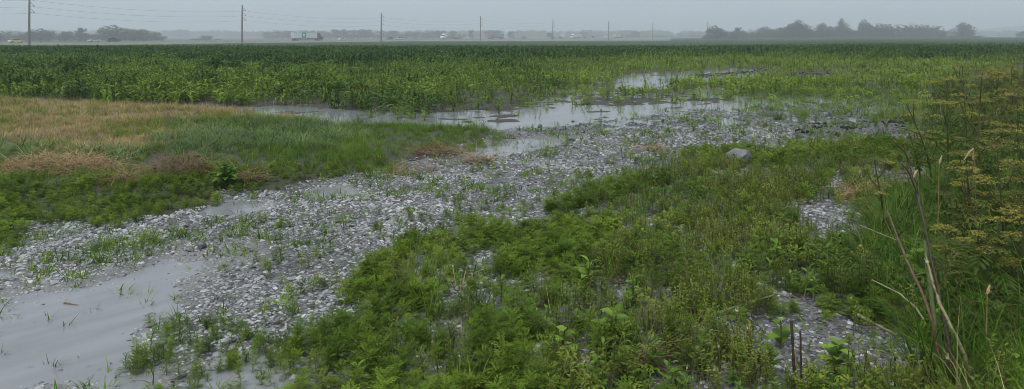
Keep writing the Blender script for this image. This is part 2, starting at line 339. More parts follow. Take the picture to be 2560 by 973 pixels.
def water_mat():
    m = bpy.data.materials.new('silty_water'); m.use_nodes = True; t = m.node_tree; t.nodes.remove(t.nodes['Principled BSDF']); N = t.nodes.new
    g = N('ShaderNodeNewGeometry'); mp = N('ShaderNodeMapping'); mp.vector_type = 'TEXTURE'; mp.inputs['Rotation'].default_value = (0, 0, math.radians(50)); mp.inputs['Scale'].default_value = (1.3, .3, 1)
    t.links.new(g.outputs['Position'], mp.inputs[0])
    n = N('ShaderNodeTexNoise'); n.inputs['Scale'].default_value = 1.3; n.inputs['Detail'].default_value = 4; t.links.new(mp.outputs[0], n.inputs['Vector'])
    r = N('ShaderNodeValToRGB'); r.color_ramp.elements[0].position = .32; r.color_ramp.elements[0].color = (.262, .266, .275, 1); r.color_ramp.elements[1].position = .65; r.color_ramp.elements[1].color = (.345, .35, .36, 1)
    t.links.new(n.outputs['Fac'], r.inputs[0])
    w = N('ShaderNodeTexNoise'); w.inputs['Scale'].default_value = 26; w.inputs['Detail'].default_value = 3; t.links.new(g.outputs['Position'], w.inputs['Vector'])
    bp = N('ShaderNodeBump'); bp.inputs['Strength'].default_value = .1; bp.inputs['Distance'].default_value = .01; t.links.new(w.outputs['Fac'], bp.inputs['Height'])
    df = N('ShaderNodeBsdfDiffuse'); t.links.new(r.outputs[0], df.inputs[0]); tr = N('ShaderNodeBsdfTransparent')
    m1 = N('ShaderNodeMixShader'); m1.inputs[0].default_value = .78; t.links.new(tr.outputs[0], m1.inputs[1]); t.links.new(df.outputs[0], m1.inputs[2])
    fr = N('ShaderNodeFresnel'); fr.inputs['IOR'].default_value = 1.33; t.links.new(bp.outputs[0], fr.inputs['Normal'])
    gl = N('ShaderNodeBsdfGlossy'); gl.inputs['Roughness'].default_value = .03; t.links.new(bp.outputs[0], gl.inputs['Normal'])
    m2 = N('ShaderNodeMixShader'); t.links.new(fr.outputs[0], m2.inputs[0]); t.links.new(m1.outputs[0], m2.inputs[1]); t.links.new(gl.outputs[0], m2.inputs[2])
    t.links.new(m2.outputs[0], t.nodes['Material Output'].inputs['Surface'])
    return m

# ------------------------------------------------------------------ the ground
def np_mesh(name, co, quads, material, attrs=()):
    me = bpy.data.meshes.new(name); me.vertices.add(len(co)); me.vertices.foreach_set('co', co.astype(np.float32).ravel())
    me.loops.add(quads.size); me.loops.foreach_set('vertex_index', quads.astype(np.int32).ravel())
    me.polygons.add(len(quads)); me.polygons.foreach_set('loop_start', np.arange(0, quads.size, 4, dtype=np.int32))
    me.polygons.foreach_set('use_smooth', np.ones(len(quads), bool))
    for n, a in attrs:
        at_ = me.attributes.new(n, 'FLOAT', 'POINT'); at_.data.foreach_set('value', a.astype(np.float32))
    me.materials.append(material); me.update(calc_edges=True); me.validate(); return me
ys = np.concatenate([np.geomspace(.7, 60, 470, endpoint=False), np.geomspace(60, 3000, 70)])
us = np.concatenate([np.linspace(-1.5, -.95, 16, endpoint=False), np.linspace(-.95, .95, 480, endpoint=False), np.linspace(.95, 1.5, 17)])
TX = (ys[:, None] * us[None, :]); TY = np.repeat(ys[:, None], len(us), 1)
TZ = height(TX.ravel(), TY.ravel()).reshape(TX.shape)
nr, nc = TX.shape
idx = np.arange(nr * nc).reshape(nr, nc)
quads = np.stack([idx[:-1, :-1], idx[:-1, 1:], idx[1:, 1:], idx[1:, :-1]], -1).reshape(-1, 4)
co = np.stack([TX.ravel(), TY.ravel(), TZ.ravel()], 1)
fx, fy = co[:, 0], co[:, 1]
a_straw = look(M_STRAW, fx, fy, .15); a_green = np.clip(look(M_BLUE, fx, fy) + look(M_BRIGHT, fx, fy) + look(M_OLIVE, fx, fy) + look(M_RAGL, fx, fy) + look(M_TALLG, fx, fy) + look(M_RBACK, fx, fy), 0, 1)
a_crop = sstep(60, 140, fy)
ground_o = tag(link('ground', np_mesh('ground', co, quads, ground_mat(), (('straw', a_straw), ('green', a_green), ('crop', a_crop)))), 'dark wet soil of the field and its grassy margin', 'ground', kind='structure')
qc = co[quads].mean(1)
gm = (look(M_GRAVEL, qc[:, 0], qc[:, 1], .12, .5) > .5) & (qc[:, 1] < 26)
qg = quads[gm]; used, inv = np.unique(qg, return_inverse=True)
cg = co[used].copy(); cg[:, 2] += .004
gravel_o = tag(link('gravel_track', np_mesh('gravel_track', cg, inv.reshape(-1, 4), grit_mat(), (('silt', np.clip(look(M_WATER, cg[:, 0], cg[:, 1]) * 1.5, 0, 1)),))), 'crushed limestone gravel track running from the foreground to the flooded corn', 'gravel track', kind='structure')
wm = MB().add([(-70, .6, 0), (70, .6, 0), (70, 45, 0), (-70, 45, 0)], [(0, 1, 2, 3)])
water_o = tag(wm.build('water', water_mat()), 'silty rain water standing in puddles on the track and field', 'water', kind='structure')

def hz(x, y): return height(np.atleast_1d(x), np.atleast_1d(y))
def gpt(px, py, dz=0.0):
    x, y = ground(px, py); return Vector((x, y, float(hz(x, y)[0]) + dz))

# ------------------------------------------------------------------ scattering
def sample(d0, d1, dens, umax=.86, pad=.6):
    """random ground points between two distances, dens(d) per square metre"""
    e = np.geomspace(d0, d1, 24); X = []; Y = []
    for a, b in zip(e[:-1], e[1:]):
        w = umax * (a + b) / 2 + pad; n = rng.poisson(2 * w * (b - a) * dens((a + b) / 2))
        X.append(rng.uniform(-w, w, n)); Y.append(rng.uniform(a, b, n))
    return np.concatenate(X), np.concatenate(Y)

def scatter(name, x, y, z, protos, scale, tint, label, cat, tilt=.12, idx=None, parent=None, rz=None, flat=None):
    n = len(x)
    if n == 0: return None
    pc = bpy.data.collections.new(name + '_kinds')
    for i, p in enumerate(protos):
        pc.objects.link(bpy.data.objects.new('%s_kind_%02d' % (name, i), p))
    me = bpy.data.meshes.new(name); me.vertices.add(n)
    me.vertices.foreach_set('co', np.stack([x, y, z], 1).astype(np.float32).ravel())
    if rz is None: rz = rng.uniform(0, 2 * math.pi, n)
    rot = np.stack([rng.normal(0, tilt, n), rng.normal(0, tilt, n), rz], 1)
    if idx is None: idx = rng.integers(0, len(protos), n)
    sc = np.stack([scale, scale, scale * (1 if flat is None else flat)], 1)
    for an, ty, a, key in (('rot', 'FLOAT_VECTOR', rot, 'vector'), ('scl', 'FLOAT_VECTOR', sc, 'vector'), ('idx', 'INT', idx, 'value'), ('tint', 'FLOAT', tint, 'value')):
        d = me.attributes.new(an, ty, 'POINT'); d.data.foreach_set(key, (a.astype(np.int32) if ty == 'INT' else a.astype(np.float32)).ravel())
    o = link(name, me, parent)
    g = bpy.data.node_groups.new(name, 'GeometryNodeTree')
    g.interface.new_socket('Geometry', in_out='INPUT', socket_type='NodeSocketGeometry'); g.interface.new_socket('Geometry', in_out='OUTPUT', socket_type='NodeSocketGeometry')
    N = g.nodes.new; gi = N('NodeGroupInput'); go = N('NodeGroupOutput'); ip = N('GeometryNodeInstanceOnPoints'); ci = N('GeometryNodeCollectionInfo')
    ci.inputs['Collection'].default_value = pc; ci.inputs['Separate Children'].default_value = True; ci.inputs['Reset Children'].default_value = True
    ip.inputs['Pick Instance'].default_value = True
    for an, ty, s in (('rot', 'FLOAT_VECTOR', 'Rotation'), ('scl', 'FLOAT_VECTOR', 'Scale'), ('idx', 'INT', 'Instance Index')):
        na = N('GeometryNodeInputNamedAttribute'); na.data_type = ty; na.inputs[0].default_value = an
        g.links.new(na.outputs[0], ip.inputs[s])
    g.links.new(gi.outputs[0], ip.inputs['Points']); g.links.new(ci.outputs[0], ip.inputs['Instance']); g.links.new(ip.outputs[0], go.inputs[0])
    md = o.modifiers.new('scatter', 'NODES'); md.node_group = g
    o['kind'] = 'stuff'
    if not parent: tag(o, label, cat)
    else: o['label'] = label
    return o

class Plant:
    """a kind of plant: parts = [(part name, MB, [materials])]; one joined mesh, and the parts for near copies"""
    def __init__(s, name, parts):
        s.name = name; s.parts = [(n, mb.mesh(name + '_' + n, mt)) for n, mb, mt in parts]
        J = MB(); mats = []
        for n, mb, mt in parts:
            base = len(mats); mats += list(mt); J.add(mb.v, mb.f, 0)
            J.m[-len(mb.f):] = [base + k for k in mb.m]
        s.mesh = J.mesh(name, mats)
    def put(s, loc, rot, scale, tint, label, cat, group, parts=True):
        if parts:
            r = empty(s.name, loc, 0, scale); r.rotation_euler = rot
            for n, me in s.parts: c = link(n, me, r); c['tint'] = float(tint)
        else:
            r = link(s.name, s.mesh, None, loc, rot, scale); r['tint'] = float(tint)
        return tag(r, label, cat, group)

def split_near(x, y, n, score=None):
    o = np.argsort(y if score is None else score); near = np.zeros(len(x), bool); near[o[:n]] = True; return near

def infrm(x, y, m=0):
    px, py = topx(x, y); return (px > -m) & (px < 2560 + m) & (py < 973 + m)

R = random.uniform
#--CORN--
def corn_plant(nl, lo=False, bend=1.0):
    st = MB(); leaves = []
    h = 1.0
    lean = R(-.05, .05)
    st.tube([(0, 0, -.05), (lean * .3, 0, .3), (lean, 0, .72)], [.016, .013, .006], 3 if lo else 5)
    az = R(0, 6.28)
    for i in range(nl):
        t = (i + .5) / nl; z = .06 + .64 * t; L = R(.5, .74) * (1.0 - .25 * abs(t - .55)); m = MB()
        m.strap((lean * z, 0, z), az + math.pi * i + R(-.35, .35), R(.5, 1.1), L, R(.10, .14), R(1.4, 2.5) * bend, 3 if lo else 5, 0 if lo else .35, 0,
                lambda q: (.55 + .9 * q if q < .45 else max(.03, 1.0 - ((q - .45) / .55) ** 1.6)), R(-.5, .5))
        leaves.append(m)
    for i in range(2):
        m = MB(); m.strap((lean, 0, .66), az + i * 2.4 + 1, R(1.25, 1.45), R(.3, .42), .045, R(.3, .9), 3 if lo else 4, 0 if lo else .5, 0, lambda q: (.6 + q if q < .4 else max(.03, 1.0 - (q - .4) / .6)))
        leaves.append(m)
    return Plant('corn_plant', [('stalk', st, [MT['cornstem']])] + [('leaf', m, [MT['corn']]) for m in leaves])
CORN = [corn_plant(8) for _ in range(7)]
def corn_patch():
    J = MB()
    for _ in range(16):
        cx, cy = R(-1.1, 1.1), R(-1.1, 1.1); az = R(0, 6.28); hh = R(.82, 1.12)
        for i in range(7):
            z = (.25 + .5 * i / 6) * hh
            J.strap((cx, cy, z), az + math.pi * i + R(-.4, .4), R(.7, 1.25), R(.45, .62), R(.08, .11), R(1.2, 2.2), 3, 0, 0)
    return J.mesh('corn_patch', MT['corn'])
PATCH = [corn_patch() for _ in range(5)]
LB_DARK = np.array([(-480, 140), (0, 150), (300, 158), (600, 178), (850, 176), (1100, 168), (1400, 160), (1700, 150), (2050, 147), (2150, 156), (2300, 158), (2560, 150), (3040, 140)], float)
LB_FRONT = np.array([(-480, 232), (0, 249), (200, 260), (440, 272), (520, 262), (700, 270), (850, 284), (1000, 300), (1100, 302), (1250, 284), (1500, 270), (1700, 268), (1900, 275), (2100, 272), (2250, 262), (2400, 200), (2560, 165), (3040, 150)], float)
cx, cy = sample(14, 80, lambda d: 15 if d < 32 else (12 if d < 50 else 9))
px, py = topx(cx + (vnoise(cx, cy, 1.5) - .5) * 1.2, cy + (vnoise(cx + 50, cy, 1.5) - .5) * 1.5)
fr = np.interp(px, LB_FRONT[:, 0], LB_FRONT[:, 1]); dk = np.interp(px, LB_DARK[:, 0], LB_DARK[:, 1])
inside = py < fr
dark = sstep(2, -6, py - dk)
leftz = sstep(1050, 500, px); rightz = sstep(1250, 1500, px) * sstep(2560, 2350, px)
patchy = fbm(cx, cy, 2.4)
hgt = .34 + .12 * leftz - .08 * rightz + .34 * (patchy - .5)
hgt = hgt * (1 - dark) + dark * (.78 + .45 * (patchy - .5))
hgt = np.where((py > 225) & (px > 600) & (dark < .5), hgt * .82, hgt)
tall_ = sstep(.60, .68, fbm(cx + 140, cy - 60, 1.8)) * (1 - dark); hgt = hgt * (1 + .45 * tall_); hgt *= rng.uniform(.75, 1.2, len(hgt))
wet = look(M_WSHARP, cx, cy)
dn = np.where(dark > .5, 1, np.where(leftz > .5, 1.0, .9)) * (1 - .35 * rightz * (1 - dark)) * np.where(wet > .5, np.where(px < 1120, .5, .14), 1) * np.where((px > 1150) & (py > 240), .45, 1)
dn = dn * (1 - .9 * look(M_DARK, cx, cy))
keep = inside & (rng.random(len(cx)) < dn) & (hgt > .12)
hgt = np.where((wet > .5) | ((px > 1150) & (py > 240)), np.clip(hgt, .2, .4) * rng.choice([.7, .9, 1.1, 1.5], len(hgt), p=[.35, .35, .2, .1]), hgt)
tn = np.clip(.42 * (1 - dark) + .42 * rightz * (1 - dark) + .6 * (fbm(cx + 40, cy, 2.2) - .5) + .17, 0, 1)
tn = tn - .3 * tall_; tn = np.where(hgt > .55, np.clip(tn - .1, 0, 1), tn)
cx, cy, hgt, tn = cx[keep], cy[keep], hgt[keep], tn[keep]
cz = height(cx, cy)
near = infrm(cx, cy) & split_near(cx, cy, 100000)
sc_ = np.where(near, -hgt / cy, 0); ind = split_near(cx, cy, 300, sc_)
for k, i in enumerate(np.where(ind)[0][np.argsort(cy[ind])]):
    CORN[k % len(CORN)].put((cx[i], cy[i], cz[i]), (R(-.1, .1), R(-.1, .1), R(0, 6.28)), float(hgt[i]), tn[i], 'young corn plant with arching strap leaves at the near edge of the field', 'corn plant', 'corn plants along the near edge of the field', parts=k < 110)
o_ = ~ind
scatter('corn_crop', cx[o_], cy[o_], cz[o_], [c.mesh for c in CORN], hgt[o_] ** .75 * .95, tn[o_], 'dense green field of young corn behind the flooded edge', 'corn field', .17, flat=hgt[o_] ** .25 / .95)
qx, qy = sample(72, 430, lambda d: .52 if d < 160 else .40, .9, 6)
vx, vy = sample(430, 900, lambda d: .035, .9, 6); vk = vx / vy > .22; vx, vy = vx[vk], vy[vk]
POLES = [(73, 237), (605, 322), (953, 407), (1201, 492), (1382, 577), (1521, 662), (1632, 747), (1768, 830)]
pX = np.array([(p - 1280) / F * d for p, d in POLES]); pD = np.array([d for _, d in POLES])
qlim = np.interp(qx, pX, pD, left=pD[0], right=900) - 6
k_ = qy < qlim
qx, qy = qx[k_], qy[k_]
scatter('far_corn_crop', qx, qy, height(qx, qy) - .02, PATCH, rng.uniform(.92, 1.15, len(qx)), np.clip(.0 + .5 * (fbm(qx, qy, 14) - .4), 0, 1), 'dark green mass of corn stretching away to the highway', 'corn field', .03, flat=rng.uniform(.6, .8, len(qx)))

scatter('horizon_corn_crop', vx, vy, height(vx, vy) - .9, PATCH, rng.uniform(2.4, 3.2, len(vx)), np.clip(.3 * rng.random(len(vx)), 0, 1), 'farthest strip of corn before the right-hand wood', 'corn field', .02, flat=.7)
#--STONES--
def rock_mesh(name, sub=1, flat=.62, rough=.22, seed=0, material=None, npl=7):
    import bmesh
    r = np.random.default_rng(seed); bm = bmesh.new(); bmesh.ops.create_icosphere(bm, subdivisions=sub, radius=1)
    planes = [Vector(r.normal(size=3)).normalized() for _ in range(npl)]; offs = r.uniform(.55, .85, npl)
    st = Vector((r.uniform(.8, 1.3), r.uniform(.6, .95), flat * r.uniform(.8, 1.15)))
    for v in bm.verts:
        for p, o in zip(planes, offs):
            d = v.co.dot(p) - o
            if d > 0: v.co -= p * d
        v.co *= 1 + r.uniform(-rough, rough) * .5
        v.co = Vector((v.co.x * st.x, v.co.y * st.y, v.co.z * st.z))
    me = bpy.data.meshes.new(name); bm.to_mesh(me); bm.free(); me.materials.append(material or MT['stone']); return me
STONES = [rock_mesh('stone', 1, .44, .28, 20 + i) for i in range(9)]
sx, sy = sample(3.0, 24, lambda d: 2300 if d < 6.5 else (1400 if d < 10 else 640), .88, .7)
gv = look(M_GRAVEL, sx, sy, .12, .5)
veg = np.clip(look(M_RAGR, sx, sy, .1) * .62 + look(M_MUD, sx, sy) * .35 + look(M_TALLG, sx, sy), 0, .92)
k_ = (rng.random(len(sx)) < gv * (1 - veg)) & (gv > .3)
k_ &= look(M_DARK, sx, sy) < .4
k_ &= rng.random(len(sx)) < .4 + .6 * sstep(.34, .5, fbm(sx + 17, sy, .55))
k_ &= ~((look(M_WSHARP, sx, sy) > .5) & (rng.random(len(sx)) < .55))
sx, sy = sx[k_], sy[k_]
ssz = np.clip(rng.lognormal(math.log(.0132), .40, len(sx)), .005, .038) * np.where(sy > 10, 1.35, np.where(sy > 6.5, 1.15, 1))
stn = np.clip(.56 + .26 * rng.normal(size=len(sx)) - 8 * np.clip(ssz - .02, 0, 1) + .5 * (fbm(sx, sy, .8) - .5), 0, 1)
stn = np.clip(stn - .35 * look(M_MUD, sx, sy), 0, 1)
szz = height(sx, sy) + ssz * .12
vis = infrm(sx, sy) & (szz + ssz * .4 > .004) & (look(M_RAGR, sx, sy) < .3)
ind = split_near(sx, sy, 300, np.where(vis, -ssz / sy, 0))
for k, i in enumerate(np.where(ind)[0]):
    o = link('stone', STONES[k % 9], gravel_o, (sx[i], sy[i], szz[i]), (R(-.3, .3), R(-.3, .3), R(0, 6.28)), float(ssz[i])); o['tint'] = float(stn[i])
o_ = ~ind
scatter('gravel', sx[o_], sy[o_], szz[o_], STONES, ssz[o_], stn[o_], 'loose crushed limestone', 'gravel', .3, parent=gravel_o)
# dark clods along the ruts
ux, uy = sample(9, 40, lambda d: 80 if d < 20 else 30)
k_ = rng.random(len(ux)) < look(M_DARK, ux, uy, .12) * (fbm(ux, uy, .5) > .42)
ux, uy = ux[k_], uy[k_]
CLODS = [rock_mesh('clod', 1, .7, .5, 70 + i, MT['clod']) for i in range(5)]
scatter('mud_clods', ux, uy, height(ux, uy) + .01, CLODS, rng.uniform(.015, .055, len(ux)), np.zeros(len(ux)), 'black wet mud clods heaped along the wheel rut beside the corn', 'mud', .4)

#--GRASS--
def tuft(n, L, w, el=(1.0, 1.45), dr=(.4, 1.4), spread=.05, seg=3, material='grass', name='grass_tuft'):
    m = MB()
    for _ in range(n):
        a = R(0, 6.28); r = spread * math.sqrt(R(0, 1)); b = a + R(-1, 1)
        m.strap((r * math.cos(a), r * math.sin(a), -.01), b, R(*el), L * R(.55, 1.1), w * R(.7, 1.2), R(*dr), seg, 0, 0, lambda q: max(.04, 1 - q ** 1.7), R(-.6, .6))
    return m.mesh(name, MT[material])
T_STRAW = [tuft(22, .16, .007, (.5, 1.45), (.2, 1.6), .09, 2, 'straw') for _ in range(5)]
T_BLUE = [tuft(22, .42, .013, (.8, 1.4), (.7, 2.0), .09, 4, 'bluegrass') for _ in range(5)]
T_GREEN = [tuft(20, .22, .007, (.9, 1.5), (.2, 1.3), .07, 3, 'grass') for _ in range(5)]
T_DEAD = [tuft(12, .5, .005, (.6, 1.45), (.3, 1.9), .09, 4, 'straw') for _ in range(4)]
T_TALL = [tuft(30, .58, .008, (.8, 1.5), (.4, 2.0), .10, 5, 'grass') for _ in range(6)]
T_SPRIG = [tuft(int(R(6, 14)), .13, .008, (.4, 1.4), (.2, 1.3), .03, 3, 'grass') for _ in range(7)]
def gz(x, y): return np.maximum(height(x, y), -.02)
gx, gy = sample(7.5, 26, lambda d: 110 if d < 14 else 60, 1.05, 1)
for nm, M_, pr, thin, sc0, t0, lab, cat in (
        ('dry_grass', M_STRAW, T_STRAW, 1.0, .75, .5, 'tan mown dry grass on the field margin left of the flooded corn', 'dry grass'),
        ('blue_green_grass', M_BLUE, T_BLUE, .5, .6, .5, 'long blue-green grass arching over the field margin', 'grass'),
        ('verge_grass', M_BRIGHT, T_GREEN, 1.0, .6, .55, 'bright green short grass reaching towards the long puddle', 'grass'),
        ('margin_grass', M_OLIVE, T_GREEN, .8, .62, .45, 'olive green grass in front of the hay on the left', 'grass')):
    pr_ = look(M_, gx, gy, .75, 1.1) * thin * (.35 + 1.1 * fbm(gx + 5, gy, .9))
    k_ = rng.random(len(gx)) < pr_
    x, y = gx[k_], gy[k_]
    s_ = sc0 * rng.uniform(.6, 1.25, len(x)) * (.7 + .6 * fbm(x, y + 20, 1.2)) * np.where(y > 14, 1.15, 1)
    t_ = np.clip(t0 + .9 * (fbm(x + 70, y, 1.3) - .5) + .12 * rng.normal(size=len(x)), 0, 1)
    scatter(nm, x, y, gz(x, y), pr, s_, t_, lab, cat)
# green flecks in the dry grass
k_ = rng.random(len(gx)) < look(M_STRAW, gx, gy, .3) * .4 * sstep(.45, .66, fbm(gx + 21, gy + 4, .9)) + .3 * look(M_BLUE, gx, gy, .5) + .22 * look(M_STRAW, gx, gy) * sstep(17, 20, gy)
x, y = gx[k_], gy[k_]
scatter('green_flecks', x, y, gz(x, y), T_GREEN, rng.uniform(.5, .95, len(x)), rng.uniform(.3, .9, len(x)), 'sparse green grass growing through the tan mown grass', 'grass')
tx, ty = sample(2.2, 40, lambda d: 75 if d < 9 else (32 if d < 16 else 10), 1.25, 1.5)
pr_ = look(M_TALLG, tx, ty, .2) * .8 + look(M_RBACK, tx, ty, .3) * .9
k_ = rng.random(len(tx)) < pr_
x, y = tx[k_], ty[k_]; bk = look(M_TALLG, x, y) < .3
scatter('tall_grass', x, y, gz(x, y), T_TALL, rng.uniform(.55, 1.15, len(x)) * np.where(bk, .62, 1) * np.where(y < 3.6, .6, 1), np.clip(rng.normal(.10, .16, len(x)) + np.where(bk, .25, 0), 0, 1), 'long dark green grass under the yellow umbel weeds on the right', 'grass')
kd = rng.random(len(x)) < .3
scatter('dead_grass', x[kd], y[kd], gz(x[kd], y[kd]), T_DEAD, rng.uniform(.5, 1.1, kd.sum()), rng.random(kd.sum()), 'dead straw-coloured blades mixed into the long grass on the right', 'dry grass')
# seedlings between the stones
hx, hy = sample(3.1, 30, lambda d: 260 if d < 8 else (120 if d < 14 else 34))
gv = look(M_GRAVEL, hx, hy, .1); sp = look(M_SPRIG, hx, hy, .2)
wv = look(M_WSHARP, hx, hy)
pr_ = gv * (.035 + .17 * sstep(.4, .62, fbm(hx + 3, hy, .4)) + .75 * sp * sstep(.35, .65, fbm(hx, hy, .5))) * (1 - .55 * (wv > .5)) * (1 - look(M_RAGR, hx, hy)) + .35 * look(M_MUD, hx, hy) * (hy > 14) * (1 - .7 * (wv > .5)) * sstep(.35, .6, fbm(hx, hy, 1.0)) + 1.2 * look(M_MUD, hx, hy, .3) * sstep(1750, 2000, topx(hx, hy)[0]) * (topx(hx, hy)[1] < 292) * (.3 + fbm(hx, hy + 5, .8))
k_ = rng.random(len(hx)) < pr_
x, y = hx[k_], hy[k_]
scatter('seedling_grass', x, y, gz(x, y), T_SPRIG, rng.uniform(.45, 1.25, len(x)) * np.where(y > 12, 1.6, 1), np.clip(rng.normal(.45, .25, len(x)), 0, 1), 'scattered grass seedlings sprouting between the gravel stones', 'seedlings', .2)

#--WEEDS--
def pinnate(m, base, az, el, L, W, droop, pairs=5, mi=0):
    """a feathery leaf: a midrib with narrow lobes on both sides, each lobe notched once"""
    p = Vector(base); ca, sa = math.cos(az), math.sin(az); side = Vector((-sa, ca, 0))
    for i in range(pairs + 1):
        t = i / pairs; e = el - droop * t; dirv = Vector((ca * math.cos(e), sa * math.cos(e), math.sin(e)))
        up = Vector((-ca * math.sin(e), -sa * math.sin(e), math.cos(e)))
        if i < pairs:
            l = W * math.sin(math.pi * (.2 + .68 * t)) ; w = L / pairs * .36
            for sg in (-1, 1):
                d = (side * sg + dirv * .7).normalized(); q = p + d * l - up * l * .12
                mid = p + d * l * .55
                m.add([p - dirv * w, mid + dirv * w * 1.1, q, mid - dirv * w * 1.2], [(0, 3, 2, 1)], mi)
                k = mid + (d * .35 + dirv * .9).normalized() * l * .42
                m.add([mid - dirv * w * .4, mid + dirv * w * .9, k], [(0, 1, 2)], mi)
            p = p + dirv * L / pairs
        else:
            m.add([p + side * W * .14, p + dirv * W * .6, p - side * W * .14], [(0, 1, 2)], mi)
def ragweed():
    st = MB(); h = R(.13, .2); st.tube([(0, 0, -.02), (R(-.01, .01), R(-.01, .01), h * .6), (R(-.015, .015), R(-.015, .015), h)], [.0035, .003, .0015], 4)
    leaves = []; az = R(0, 6.28)
    for i in range(13):
        t = i / 12; z = h * (.2 + .8 * t); m = MB(); L = R(.055, .085) * (1.15 - .4 * t)
        pinnate(m, (0, 0, z), az + i * 2.4, R(.25, .6) + .6 * t, L, L * .46, R(.5, 1.1), 4)
        leaves.append(m)
    return Plant('ragweed', [('stem', st, [MT['ragstem']])] + [('leaf', m, [MT['rag']]) for m in leaves])
def oval(q): return max(.03, math.sin(math.pi * min(1, .06 + .94 * q)) ** .75) if q < .999 else .03
def broadweed():
    st = MB(); h = R(.14, .22); st.tube([(0, 0, -.02), (0, 0, h * .6), (R(-.02, .02), R(-.02, .02), h)], [.005, .004, .002], 4); lv = []; az = R(0, 6.28)
    for i in range(8):
        t = i / 7; z = h * (.3 + .7 * t); m = MB(); L = R(.05, .085) * (1.1 - .5 * t)
        m.strap((0, 0, z), az + i * 1.57 + (i // 2) * .6, R(.3, .7) + .4 * t, L, L * R(.36, .5), R(.5, 1.2), 4, .25, 0, oval); lv.append(m)
    return Plant('broad_leaved_weed', [('stem', st, [MT['ragstem']])] + [('leaf', m, [MT['broad']]) for m in lv])
def stemweed():
    st = MB(); lv = MB(); 
    for k in range(5):
        bx, by = R(-.06, .06), R(-.06, .06); h = R(.16, .34); tx_, ty_ = bx + R(-.05, .05), by + R(-.05, .05)
        st.tube([(bx, by, -.02), (tx_, ty_, h)], [.003, .0018], 3)
        for i in range(13):
            t = .4 + .6 * i / 12; m = lv; L = R(.014, .03) * (1.4 - .8 * abs(t - .8))
            m.strap((bx + (tx_ - bx) * t, by + (ty_ - by) * t, h * t), R(0, 6.28), R(.1, .9), L, L * .45, R(.3, 1), 2, .2, 0, oval)
    return Plant('stemmy_weed', [('stem', st, [MT['ragstem']]), ('foliage', lv, [MT['stemmy']])])
RAG = [ragweed() for _ in range(8)]; BRO = [broadweed() for _ in range(5)]; STM = [stemweed() for _ in range(6)]
wx, wy = sample(2.9, 16, lambda d: 330 if d < 6 else (260 if d < 9 else 190), .88, .7)
rr = look(M_RAGR, wx, wy, .4, .55) * (1 - .8 * look(M_HOLES, wx, wy, .1)); rl = look(M_RAGL, wx, wy, .2, .5); sp = look(M_SPARSE, wx, wy, .25) * sstep(.34, .56, fbm(wx, wy, .4)); ss = look(M_STEMMY, wx, wy, .5, 1); tg = look(M_TALLG, wx, wy, .2)
clump = fbm(wx + 8, wy + 3, .7)
u_ = rng.random(len(wx))
k_rag = u_ < (rr * (1 - .72 * ss) * (.28 + 1.0 * sstep(.3, .6, clump)) * .85 + rl * (.45 + .6 * sstep(.2, .5, clump)) + sp * .75 + .9 * look(M_FRINGE, wx, wy) * (rr < .5) * (1 - look(M_HOLES, wx, wy)) * look(M_GRAVEL, wx, wy) * sstep(.42, .6, fbm(wx - 9, wy, .35)) + .16 * look(M_GRAVEL, wx, wy) * sstep(.48, .72, fbm(wx + 2, wy, .45)) * (wx / wy > -.4) * (look(M_WSHARP, wx, wy) < .5)) * (1 - .7 * tg)
u_ = rng.random(len(wx)); k_stm = (u_ < rr * ss * .55 * (.12 + sstep(.34, .62, fbm(wx, wy + 60, .7))) * (1 - .8 * tg) + .05 * rr) & ~k_rag
u_ = rng.random(len(wx)); k_bro = (u_ < rr * (.06 + .2 * sstep(.5, .7, fbm(wx + 90, wy, .5)) + .06 * ss) + .03 * rl) & ~k_rag & ~k_stm
for nm, kk, pl, s0, t0, ni, npart, lab, lab2, cat in (
        ('ragweed_cover', k_rag, RAG, (.55, 1.15), .45, 300, 70, 'low feathery green ragweed growing over the gravel', 'feathery green ragweed plant in the foreground ground cover', 'ragweed'),
        ('stemmy_weed_cover', k_stm, STM, (.55, .95), .5, 200, 200, 'thin-stemmed yellowish weeds spreading right of the ragweed', 'thin-stemmed yellow-green weed with small leaves in the right foreground', 'weed'),
        ('broad_leaved_cover', k_bro, BRO, (.6, 1.1), .45, 80, 80, 'small broad-leaved weeds mixed into the ground cover', 'small oval-leaved weed among the foreground ragweed', 'weed')):
    x, y = wx[kk], wy[kk]; z = gz(x, y)
    s_ = rng.uniform(s0[0], s0[1], len(x)) * (.5 + .9 * fbm(x + 8, y + 3, .7)) * np.where(look(M_SPARSE, x, y) > .3, .85, 1) * np.where(look(M_RAGL, x, y) > .3, .75, 1) * (.62 + .38 * np.clip(look(M_EDGE, x, y) * 1.6 - .3, 0, 1))
    t_ = np.clip(t0 + 1.1 * (fbm(x - 30, y, 1.0) - .5) + .15 * rng.normal(size=len(x)), 0, 1)
    ind = split_near(x, y, ni, np.where(infrm(x, y), y / s_ * .0 + y, 1e6))
    for k, i in enumerate(np.where(ind)[0][np.argsort(y[ind])]):
        pl[k % len(pl)].put((x[i], y[i], z[i]), (R(-.15, .15), R(-.15, .15), R(0, 6.28)), float(s_[i]), t_[i], lab2, cat, lab2 + ' group', parts=k < npart)
    o_ = ~ind
    scatter(nm, x[o_], y[o_], z[o_], [p.mesh for p in pl], s_[o_], t_[o_], lab, cat, .18, flat=.68 if cat == 'ragweed' else .8)
for nm, pr, pp, sc0, lab, cat in (('weed_grass', T_GREEN, .05, (.5, 1.1), 'green grass tufts dotted among the foreground weeds', 'grass'), ('weed_straw', T_DEAD, .022, (.25, .6), 'dead straw blades caught among the foreground weeds', 'dry grass')):
    kk = rng.random(len(wx)) < rr * pp * (.3 + 1.4 * sstep(.45, .65, fbm(wx + 33, wy - 8, .6)))
    x, y = wx[kk], wy[kk]; scatter(nm, x, y, gz(x, y), pr, rng.uniform(*sc0, len(x)), np.clip(rng.normal(.45, .25, len(x)), 0, 1), lab, cat, .2)
